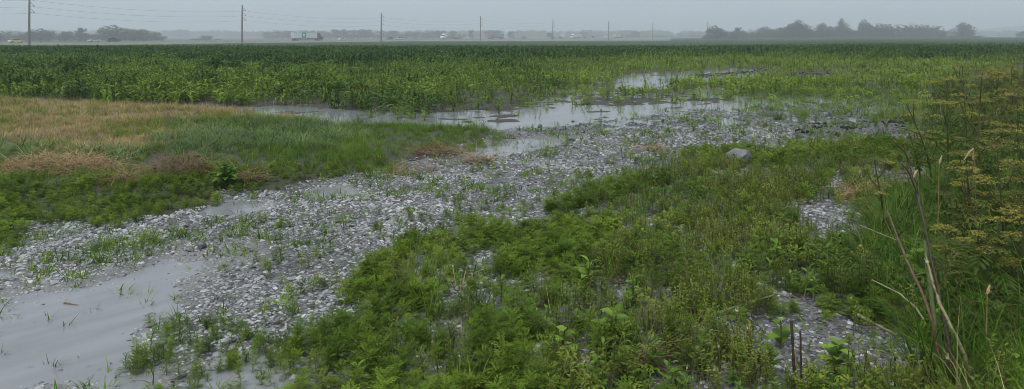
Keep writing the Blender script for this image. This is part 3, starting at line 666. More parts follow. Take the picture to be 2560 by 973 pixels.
# bits of straw and leaf afloat on the near puddle
fx1, fy1 = sample(3.2, 8, lambda d: 26); kk = (look(M_WSHARP, fx1, fy1) > .5) & (fbm(fx1, fy1, .5) > .45); fx1, fy1 = fx1[kk], fy1[kk]
BITS = []
for i in range(5):
    m = MB(); m.strap((0, 0, .002), 0, .05, R(.02, .07), R(.003, .008), .12, 3, 0, 0, lambda q: 1 - .6 * q); BITS.append(m.mesh('floating_bit', MT['darkstalk'] if i % 2 else MT['red']))
scatter('floating_debris', fx1, fy1, np.full(len(fx1), .003), BITS, rng.uniform(.5, 1.4, len(fx1)), np.zeros(len(fx1)), 'small dark bits of straw and leaf afloat on the big puddle', 'debris', 0)
#--DETAIL--
# stones that stand out
bo = rock_mesh('boulder', 3, .72, .07, 3, None, 16)
b_ = link('boulder', bo, None, gpt(1850, 414, .09), (.1, -.25, .5), (.26, .2, .22)); b_['tint'] = .24
tag(b_, 'pale grey limestone boulder sitting in weeds beside the gravel track', 'boulder')
for (px_, py_, s_, t_, nm, lb) in ((1427, 353, .085, .2, 'rock', 'dark grey rock at the right end of the long narrow puddle'), (1350, 320, .06, .05, 'rock', 'small black rock at the edge of the flooded corn'),
                                   (505, 625, .055, .1, 'rock', 'flat dark rock lying on gravel above the big puddle'), (236, 629, .05, .08, 'rock', 'small dark rock in the gravel left of the big puddle'),
                                   (460, 862 - 540 + 540, .02, .02, 'rock', 'tiny black stone in the middle of the big puddle')):
    o = link(nm, rock_mesh(nm, 2, .7, .15, int(px_)), None, gpt(px_, py_, s_ * .4), (R(-.2, .2), R(-.2, .2), R(0, 6)), s_); o['tint'] = t_; tag(o, lb, 'rock')
    if lb.startswith('tiny'): o.location.z = .01

# hay piles
def hay(px_, py_, wpx, dep, hh, n, lb, flatn=.5, tint=.5):
    c = gpt(px_, py_); w = wpx / F * c.y / 2; m = MB()
    for _ in range(n):
        a = R(0, 6.28); r = math.sqrt(R(0, 1)); x, y = r * math.cos(a) * w, r * math.sin(a) * dep
        z = hh * (1 - r * r) * R(.3, 1) + R(0, .03)
        L = R(.12, .4); m.strap((x, y, z), random.gauss(0, .9) + (math.pi if R(0, 1) < .5 else 0), random.gauss(.1, .3), L, .006, R(-.2, .9), 3, 0, 0, lambda q: 1 - .5 * q, R(-1, 1))
    o = m.build('hay_pile', MT['hay']); o.location = c; o['tint'] = tint
    return tag(o, lb, 'hay', 'heaps of cut hay')
hay(150, 452, 330, .40, .2, 1500, 'long heap of matted brown hay at the left edge above green grass', tint=.55)
hay(455, 462, 160, .30, .22, 800, 'tangled brown hay heap hanging over the bank beside green grass', tint=.4)
hay(300, 482, 90, .22, .08, 300, 'small patch of brown hay below the two larger heaps', tint=.3)
hay(615, 470, 70, .2, .06, 200, 'thin brown hay patch right of the green shrubby weed', tint=.3)
hay(1195, 411, 70, .25, .09, 300, 'golden straw heap lying on gravel below the long puddle', tint=.9)
hay(1090, 392, 130, .3, .06, 420, 'brown dead grass along the tip of the grassy bank', tint=.25)
hay(1030, 437, 150, .45, .02, 240, 'thin scatter of tan straw on gravel left of the straw heap', tint=.75)
hay(1635, 380, 60, .2, .03, 120, 'little tan straw scatter on gravel near the boulder', tint=.8)
hay(1610, 935, 60, .09, .05, 110, 'rusty brown dead leaf clump in the bottom foreground', tint=.1)
hay(2150, 500, 110, .3, .10, 380, 'pale dead grass clump among weeds left of the dark stem', tint=.95)
hay(2330, 470, 130, .3, .10, 300, 'brown dead grass clump behind the dark stem', tint=.3)

# lone grass tufts
for px_, py_, lb in ((1945, 303, 'dark green grass tuft on gravel left of the other tuft'), (2011, 293, 'small green grass tuft on gravel beside the mud ridge')):
    o = tuft(70, .19, .009, (1.1, 1.55), (.1, .6), .09, 3, 'grass').name
    o = link('grass_tuft', bpy.data.meshes[o], None, gpt(px_, py_)); o['tint'] = .25; tag(o, lb, 'grass tuft')

# bigger weeds that stand out
def bigweed(px_, py_, h, lb, mt='broad', n=10, lw=.5, tint=.5, L0=.16):
    r = empty('broad_leaved_plant', gpt(px_, py_), R(0, 6)); m = MB(); m.tube([(0, 0, -.02), (.01, 0, h * .6), (.02, .01, h)], [.008, .006, .003], 5)
    o = m.build('stem', MT['ragstem'], r); o['tint'] = .4; az = R(0, 6)
    for i in range(n):
        t = i / (n - 1); m = MB(); L = L0 * R(.8, 1.15) * (1.15 - .5 * t)
        m.strap((.01 * t, 0, h * (.2 + .8 * t)), az + 2.4 * i, R(.4, .8), L, L * lw, R(.7, 1.4), 5, .25, 0, oval)
        o = m.build('leaf', MT[mt], r); o['tint'] = min(1, max(0, tint + R(-.15, .15)))
    return tag(r, lb, 'weed')
bigweed(1530, 905, .24, 'broad-leaved bright green weed in the bottom centre beside gravel', tint=.6, L0=.14, n=14)
bigweed(1470, 735, .2, 'pale green weed with a star of narrow leaves above the ragweed', lw=.3, tint=.8)
bigweed(1580, 800, .22, 'bluish green weed with wide drooping leaves in the middle foreground', lw=.5, tint=.4, L0=.11)
bigweed(1410, 900, .16, 'small heart-leaved yellow-green weed beside the bottom gravel opening', lw=.75, tint=.9, L0=.1, n=7)
bigweed(2090, 945, .16, 'yellowish leafy weed below the right gravel opening', lw=.6, tint=1, L0=.1, n=14)
bigweed(1950, 880, .16, 'single rounded green leaf weed by the cut stalks', lw=.7, tint=.8, L0=.11, n=5)
bigweed(565, 485, .26, 'bushy green weed at the foot of the grass bank', lw=.45, tint=.1, L0=.17, n=26)
bigweed(2300, 760, .32, 'leafy green weed wrapped round the base of the leaning stalks', lw=.6, tint=.5, L0=.15, n=14)
bigweed(2450, 700, .35, 'yellow-tipped leafy weed in the tall grass at the right', lw=.5, tint=.9, L0=.13, n=14)

# umbel weeds
def umbel(m, c, rad, nr=15):
    c = Vector(c)
    for k in range(nr):
        a = 2.4 * k; r = rad * math.sqrt((k + .5) / nr); q = c + Vector((r * math.cos(a), r * math.sin(a), rad * .5 - .35 * r * r / rad + R(-.006, .006)))
        s = Vector((.0012, 0, 0)); m.add([c - s, c + s, q], [(0, 1, 2)], 1)
        for _ in range(14):
            p = q + Vector((R(-1, 1), R(-1, 1), R(-.35, .35))) * rad * .2; w = R(.003, .006)
            d1 = Vector((R(-1, 1), R(-1, 1), R(-.4, .4))).normalized() * w; d2 = Vector((R(-1, 1), R(-1, 1), R(-.4, .4))).normalized() * w
            m.add([p - d1, p + d2, p + d1, p - d2], [(0, 1, 2, 3)], 0)
def parsnip(px_, dbase, top_py, tint, lb, lean=(0, 0), nb=6, ur=.075, leafy=True, group='umbel weeds on the right'):
    x = (px_ - 1280) / F * dbase; z = float(hz(x, dbase)[0]); h = EYE - (top_py - HZ) / F * dbase - z
    r = empty('umbel_weed', (x, dbase, z)); st = MB(); L = Vector((lean[0], lean[1], 0))
    P = lambda t: L * t * t + Vector((.015 * math.sin(5 * t), .01 * math.cos(4 * t), h * t))
    st.tube([P(t) for t in np.linspace(0, 1, 7)], list(np.linspace(.011, .004, 7)), 6)
    ends = [(P(1), ur * 1.25)]; az = R(0, 6)
    for i in range(nb):
        t = .42 + .5 * i / nb; a = az + 2.4 * i; l = h * R(.16, .3); p = P(t)
        q = p + Vector((math.cos(a) * l * .5, math.sin(a) * l * .5, l * .75)); st.tube([p, p + (q - p) * .5 + Vector((math.cos(a), math.sin(a), 0)) * .02, q], [.005, .004, .0025], 4); ends.append((q, ur * R(.6, 1)))
        if R(0, 1) < .6:
            q2 = p + (q - p) * .5 + Vector((math.cos(a + 1) * l * .4, math.sin(a + 1) * l * .4, l * .4)); st.tube([p + (q - p) * .45, q2], [.003, .002], 4); ends.append((q2, ur * R(.45, .7)))
    o = st.build('stem', MT['pstem'], r); o['tint'] = tint
    for c, rad in ends:
        m = MB(); umbel(m, c, rad); o = m.build('umbel', [MT['umbel'], MT['pstem']], r); o['tint'] = min(1, max(0, tint + R(-.25, .25)))
    for i in range(9 if leafy else 2):
        m = MB(); t = R(.08, .7); pinnate(m, P(t), R(0, 6.28), R(.3, .9), R(.22, .38) * (1.1 - .5 * t), .09, R(.6, 1.5), 7); o = m.build('leaf', MT['fern'], r); o['tint'] = min(1, max(0, tint * .5 + R(-.15, .2)))
    return tag(r, lb, 'weed', group)
U = [(2366, 6.6, 208, .05, 'tall yellow-headed umbel weed, leftmost of the tall ones, with straight green stem', (.02, 0), 7, .10, True),
     (2440, 6.0, 205, .6, 'tall umbel weed with browning heads behind the yellow ones', (.05, 0), 8, .09, True),
     (2415, 8.6, 168, .12, 'highest yellow-green umbel weed against the far corn', (.03, .1), 7, .11, True),
     (2490, 7.4, 195, .3, 'umbel weed with orange-brown flat heads right of the highest one', (.1, 0), 7, .11, True),
     (2540, 6.8, 235, .8, 'withered brown umbel weed at the right edge of the picture', (.03, 0), 8, .1, True),
     (2505, 4.8, 378, .75, 'nearer umbel weed with wide tan flat heads', (-.02, 0), 5, .13, True),
     (2440, 5.0, 432, .5, 'short umbel weed with olive heads left of the wide tan heads', (-.06, 0), 5, .08, True),
     (2555, 4.9, 420, .5, 'umbel weed with yellow-brown heads cut off by the right edge', (.05, 0), 7, .09, True),
     (2330, 7.6, 262, .1, 'low yellow umbel weed leaning left towards the mud ridge', (-.25, 0), 6, .07, True),
     (2300, 7.8, 335, .15, 'small yellow-green umbel weed beside the mud ridge', (-.1, 0), 5, .06, True),
     (2560, 9.5, 150, .85, 'rusty brown umbel weed high at the right edge', (.0, 0), 7, .11, True),
     (2420, 5.6, 395, .35, 'yellow-green umbel weed under the tall brown-headed one', (0, 0), 6, .08, True),
     (2470, 4.3, 560, .45, 'low umbel weed with ochre heads in the tall grass', (0, 0), 6, .07, True),
     (2550, 4.2, 560, .55, 'low ochre umbel weed at the right edge of the tall grass', (.03, 0), 6, .07, True),
     (2390, 4.6, 585, .7, 'brown drooping umbel weed behind the dark bare stem', (-.05, 0), 5, .07, True),
     (2205, 6.2, 405, .5, 'thin umbel weed with a wilted top left of the dark stem', (-.05, 0), 4, .06, False),
     (2480, 10.5, 178, .25, 'distant yellowish umbel weed behind the highest one', (0, 0), 6, .1, True),
     (2530, 12.0, 172, .5, 'far olive umbel weed near the corn on the right', (0, 0), 6, .1, True)]
for u in U: parsnip(u[0], u[1], u[2], u[3] * .62, u[4], u[5], u[6], u[7], u[8])


# dense half-withered undergrowth between the umbel weeds
def thicket():
    m = MB()
    for k in range(6):
        bx, by = R(-.08, .08), R(-.08, .08); h = R(.35, .75); tx_, ty_ = bx + R(-.15, .15), by + R(-.15, .15)
        m.tube([(bx, by, 0), (tx_, ty_, h)], [.004, .002], 3, 1)
        for i in range(7):
            t = R(.25, 1); pinnate(m, (bx + (tx_ - bx) * t, by + (ty_ - by) * t, h * t), R(0, 6.28), R(-.7, 1.35), R(.08, .17), .045, R(.3, 1.4), 4)
        if R(0, 1) < .2:
            for _ in range(26):
                p = Vector((tx_, ty_, h)) + Vector((R(-.05, .05), R(-.05, .05), R(-.012, .012))); w = R(.004, .008); m.add([p + Vector((-w, 0, 0)), p + Vector((0, -w, .003)), p + Vector((w, 0, 0)), p + Vector((0, w, -.003))], [(0, 1, 2, 3)], 2)
    return m.mesh('thicket', [MT['fern'], MT['pstem'], MT['umbel']])
THK = [thicket() for _ in range(7)]
kx, ky = sample(3.7, 22, lambda d: 26 if d < 9 else 12, 1.2, 1.2)
kp = topx(kx, ky)[0]
pr_ = (look(M_TALLG, kx, ky, .2) * sstep(2330, 2420, kp) + look(M_RBACK, kx, ky, .3) * sstep(2300, 2420, kp)) * (.25 + sstep(.35, .6, fbm(kx, ky + 11, .8)))
k_ = rng.random(len(kx)) < pr_ * .55
x, y = kx[k_], ky[k_]
scatter('weed_thicket', x, y, gz(x, y), THK, rng.uniform(.6, 1.25, len(x)) * np.where(y < 5, .7, 1), np.clip(-.05 + 1.1 * (fbm(x, y - 40, 1.1) - .3) + .15 * rng.normal(size=len(x)), 0, 1), 'half-withered olive and brown undergrowth between the umbel weeds', 'undergrowth', .15)
# single stalks: drawn as paths through space
def stalk(name, pts, rad, material, lb, cat='stalk', tip=None, n=6):
    K = [at(*p) for p in pts]; P = []; j_ = rad[0] * .2
    for a, b in zip(K[:-1], K[1:]):
        for t_ in (0, .33, .66): P.append(a.lerp(b, t_) + Vector((R(-j_, j_), R(-j_, j_), R(-j_, j_))))
    P.append(K[-1]); m = MB(); base = P[0].copy(); rr = [q * .78 * R(.82, 1.2) for q in np.linspace(rad[0], rad[1], len(P))]
    r = empty(name, base); m.tube([p - base for p in P], rr, n); m.build('stem', MT[material], r)
    if tip:
        m = MB(); e = P[-1] - base; dv = (P[-1] - P[-2]).normalized()
        for k in range(5):
            a = k * 1.256; w = Vector((math.cos(a), math.sin(a), 0)) * rad[1] * .9; l = R(.01, .035)
            m.add([e + w * .9, e + w.cross(Vector((0, 0, 1))) * .7 + w * .2, e + w * R(.6, 1.6) + dv * l], [(0, 1, 2), (2, 1, 0)])
        m.tube([e - dv * .004, e + dv * .003], rad[1] * .95, 6); m.build('broken_end', MT[tip], r)
    return tag(r, lb, cat, 'loose and broken stalks')
r = stalk('dark_stem', [(2395, 985, 3.62), (2372, 860, 3.66), (2345, 720, 3.75), (2310, 560, 3.85), (2285, 450, 3.95), (2262, 370, 4.0)], (.012, .004), 'bare', 'tall dark purple-brown bare stem leaning left with a wilted top', 'stem')
m = MB()
for k in range(60):
    c = at(2255 + R(-28, 25), 372 + R(-22, 75) ** 1, 4.0 + R(-.04, .04)) - r.location; m.strap(c, R(0, 6.28), R(-1.2, .8), R(.02, .06), .005, R(0, 1), 2, 0)
o = m.build('wilted_head', MT['umbel'], r); o['tint'] = .9
for k, (a_, b_, c_) in enumerate([((2296, 490, 3.92), (2272, 430, 3.9), (2240, 395, 3.88)), ((2330, 640, 3.8), (2352, 655, 3.78), (2370, 690, 3.75)), ((2275, 410, 3.98), (2262, 380, 3.97), (2232, 352, 3.95))]):
    m = MB(); m.tube([at(*q) - r.location for q in (a_, b_, c_)], [.005, .004, .002], 5); m.build('branch', MT['bare'], r)
stalk('leaning_stalk', [(2440, 985, 3.6), (2412, 890, 3.6), (2380, 820, 3.62), (2350, 760, 3.68), (2330, 700, 3.75), (2318, 655, 3.8)], (.012, .008), 'pale', 'thick pale stalk leaning at the bottom right', tip='pith')
stalk('leaning_stalk', [(2350, 900, 3.7), (2330, 800, 3.7), (2300, 720, 3.75), (2272, 665, 3.8), (2250, 610, 3.85), (2225, 545, 3.9), (2216, 525, 3.92)], (.009, .006), 'red', 'rusty red crooked stalk left of the dark stem', tip=None)
stalk('upright_stalk', [(2345, 905, 3.75), (2336, 800, 3.75), (2322, 690, 3.8), (2312, 600, 3.85)], (.016, .011), 'greenstalk', 'green ribbed stalk standing between the leaning ones')
stalk('fallen_stalk', [(2145, 788, 4.35), (2190, 812, 4.2), (2243, 838, 4.1)], (.011, .009), 'pale', 'pale fallen stalk lying above the right gravel opening')
stalk('fallen_stalk', [(1755, 795, 4.4), (1830, 770, 4.5), (1945, 735, 4.6)], (.010, .007), 'greenstalk', 'long greenish fallen stalk crossing the weeds above the cut stalks')
stalk('fallen_stalk', [(1425, 702, 5.15), (1520, 698, 5.15), (1610, 712, 5.05)], (.008, .005), 'red', 'thin brown fallen stick lying in ragweed in the centre')
stalk('fallen_stalk', [(1600, 860, 4.0), (1640, 905, 3.85), (1672, 962, 3.7)], (.010, .012), 'pale', 'pale dead stalk slanting down in the bottom centre', tip='pith')
stalk('fallen_stalk', [(1800, 702, 5.0), (1855, 688, 5.05)], (.007, .004), 'bare', 'short dark stick lying in weeds right of centre')
stalk('fallen_stalk', [(2180, 700, 4.3), (2250, 735, 4.1), (2290, 770, 4.0), (2310, 800, 3.9)], (.005, .007), 'pale', 'thin tan stem arching towards the green stalk')
stalk('fallen_stalk', [(2150, 563, 4.4), (2190, 580, 4.35), (2240, 600, 4.3)], (.003, .003), 'pale', 'very thin tan stem arching above the rusty stalk')
stalk('floating_stick', [(160, 757, 4.83), (195, 763, 4.8)], (.006, .005), 'red', 'short brown stick floating at the edge of the big puddle')
CUT = [(1842, 885, 776, .014, 'greenstalk', 'pith', 'tallest cut green stalk with a pale broken top', 3), (1828, 880, 805, .009, 'pale', 'pith', 'thin split stalk against the tallest cut stalk', -6), (1871, 905, 820, .013, 'darkstalk', 'pith', 'cut stalk with white frayed top right of the tallest one', 2),
       (1800, 935, 866, .010, 'red', 'pith', 'reddish cut stalk left of the tallest one', -8), (1988, 990, 802, .013, 'darkstalk', None, 'tall black stalk standing in the right gravel opening', -3), (2004, 985, 828, .010, 'darkstalk', None, 'thin black stalk next to the tall black one', -4),
       (1968, 985, 915, .013, 'greenstalk', 'pith', 'stub with a white splayed top below the black stalks', 0), (1995, 985, 870, .008, 'pale', 'pith', 'yellow reed-like stalk in front of the black stalks', -10), (2238, 985, 893, .010, 'darkstalk', None, 'dark stub near the bottom right of the gravel opening', 0),
       (2302, 975, 872, .012, 'darkstalk', None, 'dark thick stub left of the pale leaning stalk', 0), (2372, 985, 895, .014, 'bare', 'pith', 'brown cut stub between the leaning stalks', -3), (2180, 985, 945, .011, 'pale', 'pith', 'low pale stub at the bottom edge', 2),
       (1708, 985, 920, .006, 'pale', 'pith', 'thin bone-white broken stem at the bottom edge', 5), (1733, 985, 945, .007, 'pale', 'pith', 'short pale broken stem next to the bone-white one', 4), (2125, 790, 745, .008, 'pale', 'pith', 'small white splintered stub above the gravel opening', 6),
       (1790, 965, 925, .010, 'greenstalk', 'pith', 'low cut stub with whitish top in the weeds', 0), (2176, 800, 690, .007, 'bare', None, 'thin brown upright stem above the fallen pale stalk', 0)]
for px_, pb, pt, rd, mt, tp, lb, ln in CUT:
    d = F * (EYE - .02) / (min(pb, 972) - HZ); d = min(d, 4.6) if pb > 800 else d
    rd *= .7; ln += R(-7, 7); stalk('cut_stalk', [(px_, pb, d), (px_ + ln * .4, (pb + pt) / 2, d - .005), (px_ + ln, pt, d - .01)], (rd, rd * .9), mt, lb, 'cut stalk', tp)
# foxtail grass heads
for px_, pb, pt, dx, d, lb in ((2445, 640, 372, -35, 5.2, 'arching pale grass head curling over beside the tan umbels'), (2345, 560, 410, 10, 5.6, 'upright tan grass head between dark stem and umbel weeds'), (2432, 560, 400, 2, 5.6, 'straight tan grass head under the arching one'), (2300, 520, 425, -20, 5.8, 'short tan grass head behind the dark stem'), (2465, 973, 735, 10, 3.8, 'long bent pale grass stem in the tall grass')):
    b = at(px_, pb, d); r = empty('seed_grass', b); t = at(px_ + dx * .3, pt, d) - b; e = at(px_ + dx, pt + 28, d) - b
    if abs(dx) < 15: e = at(px_ + dx, pt - 22, d) - b
    m = MB(); m.tube([(0, 0, 0), t * .6, t], [.003, .0025, .002], 4); o = m.build('stem', MT['straw'], r); o['tint'] = .5
    m = MB(); pts_ = [t, t * .6 + e * .4 + Vector((0, 0, .012 if abs(dx) > 15 else 0)), e]; m.tube(pts_, [.004, .008, .003], 6)
    for k in range(60):
        q = k / 60; c = (pts_[0].lerp(pts_[1], q * 2) if q < .5 else pts_[1].lerp(pts_[2], q * 2 - 1)); m.strap(c, R(0, 6.28), R(-.4, .8), .02, .003, .3, 1, 0)
    o = m.build('seed_head', MT['straw'], r); o['tint'] = .9
    tag(r, lb, 'grass', 'seeding grasses on the right')
#--FAR--
# ---- highway and its verge
p0 = Vector((pX[0], pD[0])); p6 = Vector((pX[6], pD[6])); rd_dir = (p6 - p0).normalized(); rd_n = Vector((-rd_dir.y, rd_dir.x))   # away from the field
ROADZ = -.95
def road_pt(s, off): q = p0 + rd_dir * s + rd_n * off; return q
def strip(name, offs, zs, material, lb, cat):
    m = MB(); ss = np.linspace(-330, 1500, 60); n = len(offs)
    for s_ in ss:
        for o_, z_ in zip(offs, zs): q = road_pt(s_, o_); m.v.append((q.x, q.y, z_))
    m.f = [(i * n + j, i * n + j + 1, (i + 1) * n + j + 1, (i + 1) * n + j) for i in range(len(ss) - 1) for j in range(n - 1)]; m.m = [0] * len(m.f)
    return tag(m.build(name, material), lb, cat, kind='structure')
strip('verge', [-5, 10, 24, 27, 60, 64, 90], [-2.36, -1.85, ROADZ + .02, ROADZ, ROADZ - .01, ROADZ, -2.38], plain('verge_grass', (.15, .165, .09), .9, 0, .5, .4, .3), 'grassy verge between the corn and the highway', 'verge')
strip('highway', [28, 40], [ROADZ + .06] * 2, plain('wet_asphalt', (.07, .07, .072), .25, 0, .1, 2), 'wet highway lanes nearest the corn field', 'highway')
strip('highway', [47, 59], [ROADZ + .06] * 2, bpy.data.materials['wet_asphalt'], 'wet highway lanes beyond the median', 'highway')
strip('lane_line', [33.9, 34.1], [ROADZ + .068] * 2, plain('road_paint', (.7, .7, .68), .5), 'white lane line of the near lanes', 'road marking')
strip('lane_line', [52.9, 53.1], [ROADZ + .068] * 2, bpy.data.materials['road_paint'], 'white lane line of the far lanes', 'road marking')
# ---- power poles
MT['pole'] = plain('weathered_pole', (.13, .10, .085), .8, 0, .3, 3)
MT['insul'] = plain('insulator', (.17, .17, .18), .4); MT['wire'] = plain('wire', (.06, .06, .065), .5, .5)
ORD = ['nearest wooden power pole, cut off by the top edge at the far left', 'second power pole from the left, between the two hazy woods', 'third power pole from the left, right of the green exit sign', 'fourth power pole from the left', 'fifth power pole from the left, beside the plain green sign', 'sixth power pole from the left', 'seventh power pole from the left', 'eighth power pole, beside the large round tree']
HT = [18.0, 17.4, 16.6, 17.0, 16.9, 17.0, 17.2, 19.6]
attach = []
for (px_, d), lb, ht in zip(POLES, ORD, HT):
    x = (px_ - 1280) / F * d; r = empty('power_pole', (x, d, -2.36)); m = MB()
    m.tube([(0, 0, -.3), (0, 0, ht * .5), (.1, 0, ht)], [.42, .34, .24], 10); m.build('shaft', MT['pole'], r)
    at_ = []
    for k in range(3):
        z = ht - 2.2 - 2.05 * k; m = MB(); m.tube([(.1, 0, z + 1.2), (1.5, 0, z), (.1, 0, z - .35)], .10, 5); m.build('bracket', MT['insul'], r)
        m = MB(); m.tube([(1.5, 0, z + .02), (1.5, 0, z - .12), (1.5, 0, z - .3), (1.5, 0, z - .42)], [.1, .18, .18, .1], 8); m.build('insulator', MT['insul'], r)
        at_.append(Vector((x + 1.5, d, -2.36 + z - .45)))
    attach.append(at_); tag(r, lb, 'power pole', 'power poles along the highway')
first = [a - Vector((attach[1][k] - attach[0][k])) * 1.0 for k, a in enumerate(attach[0])]
for k, nm in enumerate(('upper', 'middle', 'lower')):
    m = MB(); pts = []
    seq = [first[k]] + [a[k] for a in attach]
    for a, b in zip(seq[:-1], seq[1:]):
        for t in np.linspace(0, 1, 12, endpoint=False): q = a.lerp(b, t); q.z -= 1.6 * 4 * t * (1 - t); pts.append(q)
    pts.append(seq[-1]); m.tube(pts, .022, 4)
    tag(m.build('power_line', MT['wire']), nm + ' of the three thin wires strung between the power poles', 'wire', 'wires between the poles')
# ---- vehicles
MT['glass'] = plain('car_glass', (.03, .035, .04), .1); MT['tyre'] = plain('tyre', (.02, .02, .02), .8); MT['rim'] = plain('rim', (.35, .35, .36), .4, .6)
PAINT = {}
def paint(c):
    if c not in PAINT: PAINT[c] = plain('paint_%d' % len(PAINT), c, .35, 0, 0, 3, .05)
    return PAINT[c]
def wheel_at(r, x, y, rad, w):
    m = MB(); m.tube([(0, -w, 0), (0, -w * .6, 0), (0, w * .6, 0), (0, w, 0)], [rad * .9, rad, rad, rad * .9], 14); o = m.build('wheel', MT['tyre'], r); o.location = (x, y, rad)
    m = MB(); m.tube([(0, -w * 1.08, 0), (0, w * 1.08, 0)], rad * .55, 10); m.build('rim', MT['rim'], o)
def prism(m, prof, y0, y1, inset=0, mi=0):
    n = len(prof); v = [(x, y0, z) for x, z in prof] + [(x, y1, z) for x, z in prof]
    m.add(v, [tuple(range(n)), tuple(range(2 * n - 1, n - 1, -1))] + [(i, i + n, (i + 1) % n + n, (i + 1) % n) for i in range(n)], mi)
def car(c, kind='car'):
    r = empty('car' if kind != 'pickup' else 'pickup_truck'); m = MB()
    if kind == 'suv': body = [(-2.3, .35), (2.3, .35), (2.35, .75), (2.2, .98), (1.15, 1.08), (-2.25, 1.1), (-2.35, .7)]; cab = [(-2.15, 1.1), (-2.0, 1.72), (.25, 1.75), (1.1, 1.08)]
    elif kind == 'pickup': body = [(-2.8, .45), (2.7, .45), (2.75, .9), (2.6, 1.1), (1.5, 1.2), (-2.8, 1.18)]; cab = [(-.9, 1.19), (-.75, 1.85), (.7, 1.87), (1.45, 1.2)]
    else: body = [(-2.3, .3), (2.25, .3), (2.35, .55), (2.2, .8), (1.05, .95), (-2.1, .98), (-2.35, .8)]; cab = [(-1.75, .97), (-1.05, 1.42), (.2, 1.45), (1.1, .95)]
    prism(m, body, -.88, .88); m.build('body', paint(c), r)
    m = MB(); prism(m, cab, -.76, .76); o = m.build('cabin', MT['glass'], r)
    m = MB(); zt = max(z for _, z in cab); xs = [x for x, z in cab if z > zt - .06]; m.box(min(xs), max(xs), -.77, .77, zt - .05, zt + .04)
    for q in range(len(cab) - 1 if 0 else 0): pass
    m.build('roof', paint(c), r)
    wb = 1.45 if kind != 'pickup' else 1.75
    for x in (-wb, wb):
        for y in (-.82, .82): wheel_at(r, x, y, .34 if kind == 'car' else .4, .12)
    for y in (-.6, .6):
        m = MB(); m.box(body[1][0] - .02, body[1][0] + .1, y - .16, y + .16, .6, .78); m.build('headlight', paint((.8, .8, .75)), r)
    return r
def truck(cab, box, kind='box'):
    r = empty('semi_truck'); m = MB(); prism(m, [(6.2, .7), (10.3, .7), (10.35, 1.5), (10.1, 1.95), (8.6, 2.2), (8.15, 3.2), (7.6, 3.95), (6.2, 3.95)], -1.22, 1.22); m.build('cab', paint(cab), r)
    m = MB(); prism(m, [(8.62, 2.22), (8.2, 3.15), (8.1, 3.15), (8.5, 2.22)], -1.24, 1.24); m.build('windscreen', MT['glass'], r)
    if kind == 'box':
        m = MB(); m.box(-10, 5.9, -1.28, 1.28, 1.15, 4.1); o = m.build('trailer', paint(box), r)
        m = MB(); m.box(-10.02, 5.92, -1.3, 1.3, 1.1, 1.25); m.build('rail', paint((.12, .12, .13)), r)
        m = MB(); m.box(-5, 1, -1.2, 1.2, .55, 1.08); m.build('side_skirt', paint((.10, .10, .11)), r)
        m = MB(); m.box(-10.06, -10.0, -1.2, 1.2, 1.3, 4.0); m.build('rear_door', paint((.5, .5, .5)), r)
    else:
        m = MB(); m.box(-10, 6, -1.28, 1.28, 1.15, 1.45); m.build('flatbed', paint(box), r)
    for x in (-8.6, -7.3, 6.6, 7.7, 9.5):
        for y in (-1.1, 1.1): wheel_at(r, x, y, .5, .16)
    m = MB(); m.box(-9.5, 7, -.4, .4, .6, 1.1); m.build('chassis', paint((.05, .05, .05)), r)
    return r
VEH = [(40, 'car', (.62, .58, .25), 31, 1, 'pale yellow car at the far left of the highway'), (235, 'car', (.6, .62, .62), 50, -1, 'pale silver car left of the dark one on the highway'), (284, 'suv', (.03, .035, .06), 31, 1, 'dark blue car in front of the left wood'),
       (768, 'semi', ((.035, .045, .09), (.72, .72, .72)), 31, 1, 'semi truck with dark blue cab and white trailer behind the green sign'), (855, 'car', (.75, .75, .75), 37, 1, 'white car right of the semi truck'), (974, 'suv', (.16, .17, .18), 50, -1, 'dark grey car right of the third pole'),
       (1001, 'pickup', (.7, .7, .7), 37, 1, 'white pickup right of the dark grey car'), (1125, 'flat', ((.75, .76, .77), (.2, .2, .2)), 50, -1, 'white-cabbed flatbed truck left of the fourth pole'), (1240, 'semi', ((.3, .08, .07), (.25, .3, .45)), 50, -1, 'faint truck with red cab and blue trailer under the twin trees'),
       (1282, 'suv', (.5, .5, .5), 37, 1, 'light grey car right of the faint blue truck'), (1310, 'pickup', (.25, .26, .27), 31, 1, 'grey pickup left of the plain green sign'), (1383, 'car', (.08, .08, .09), 31, 1, 'black car under the plain green sign'), (1402, 'suv', (.12, .13, .14), 37, 1, 'dark car just right of the fifth pole'),
       (1440, 'semi', ((.7, .7, .7), (.6, .6, .6)), 50, -1, 'white truck between the fifth and sixth poles'), (1462, 'car', (.2, .2, .21), 31, 1, 'grey car under the white truck'), (1484, 'suv', (.15, .15, .16), 37, 1, 'dark car left of the sixth pole'), (1545, 'semi', ((.15, .17, .2), (.5, .5, .5)), 31, 1, 'grey truck right of the sixth pole')]
for px_, kind, c, off, sgn, lb in VEH:
    u = (px_ - 1280) / F
    # point on the lane with this bearing
    q0 = p0 + rd_n * off; s_ = (u * q0.y - q0.x) / (rd_dir.x - u * rd_dir.y); q = q0 + rd_dir * s_
    v = truck(*c) if kind == 'semi' else (truck(c[0], c[1], 'flat') if kind == 'flat' else car(c, kind))
    v.location = (q.x, q.y, ROADZ + .065); v.rotation_euler = (0, 0, math.atan2(rd_dir.y, rd_dir.x) + (0 if sgn > 0 else math.pi))
    tag(v, lb, 'truck' if kind in ('semi', 'flat') else ('pickup' if kind == 'pickup' else 'car'), 'vehicles on the highway')
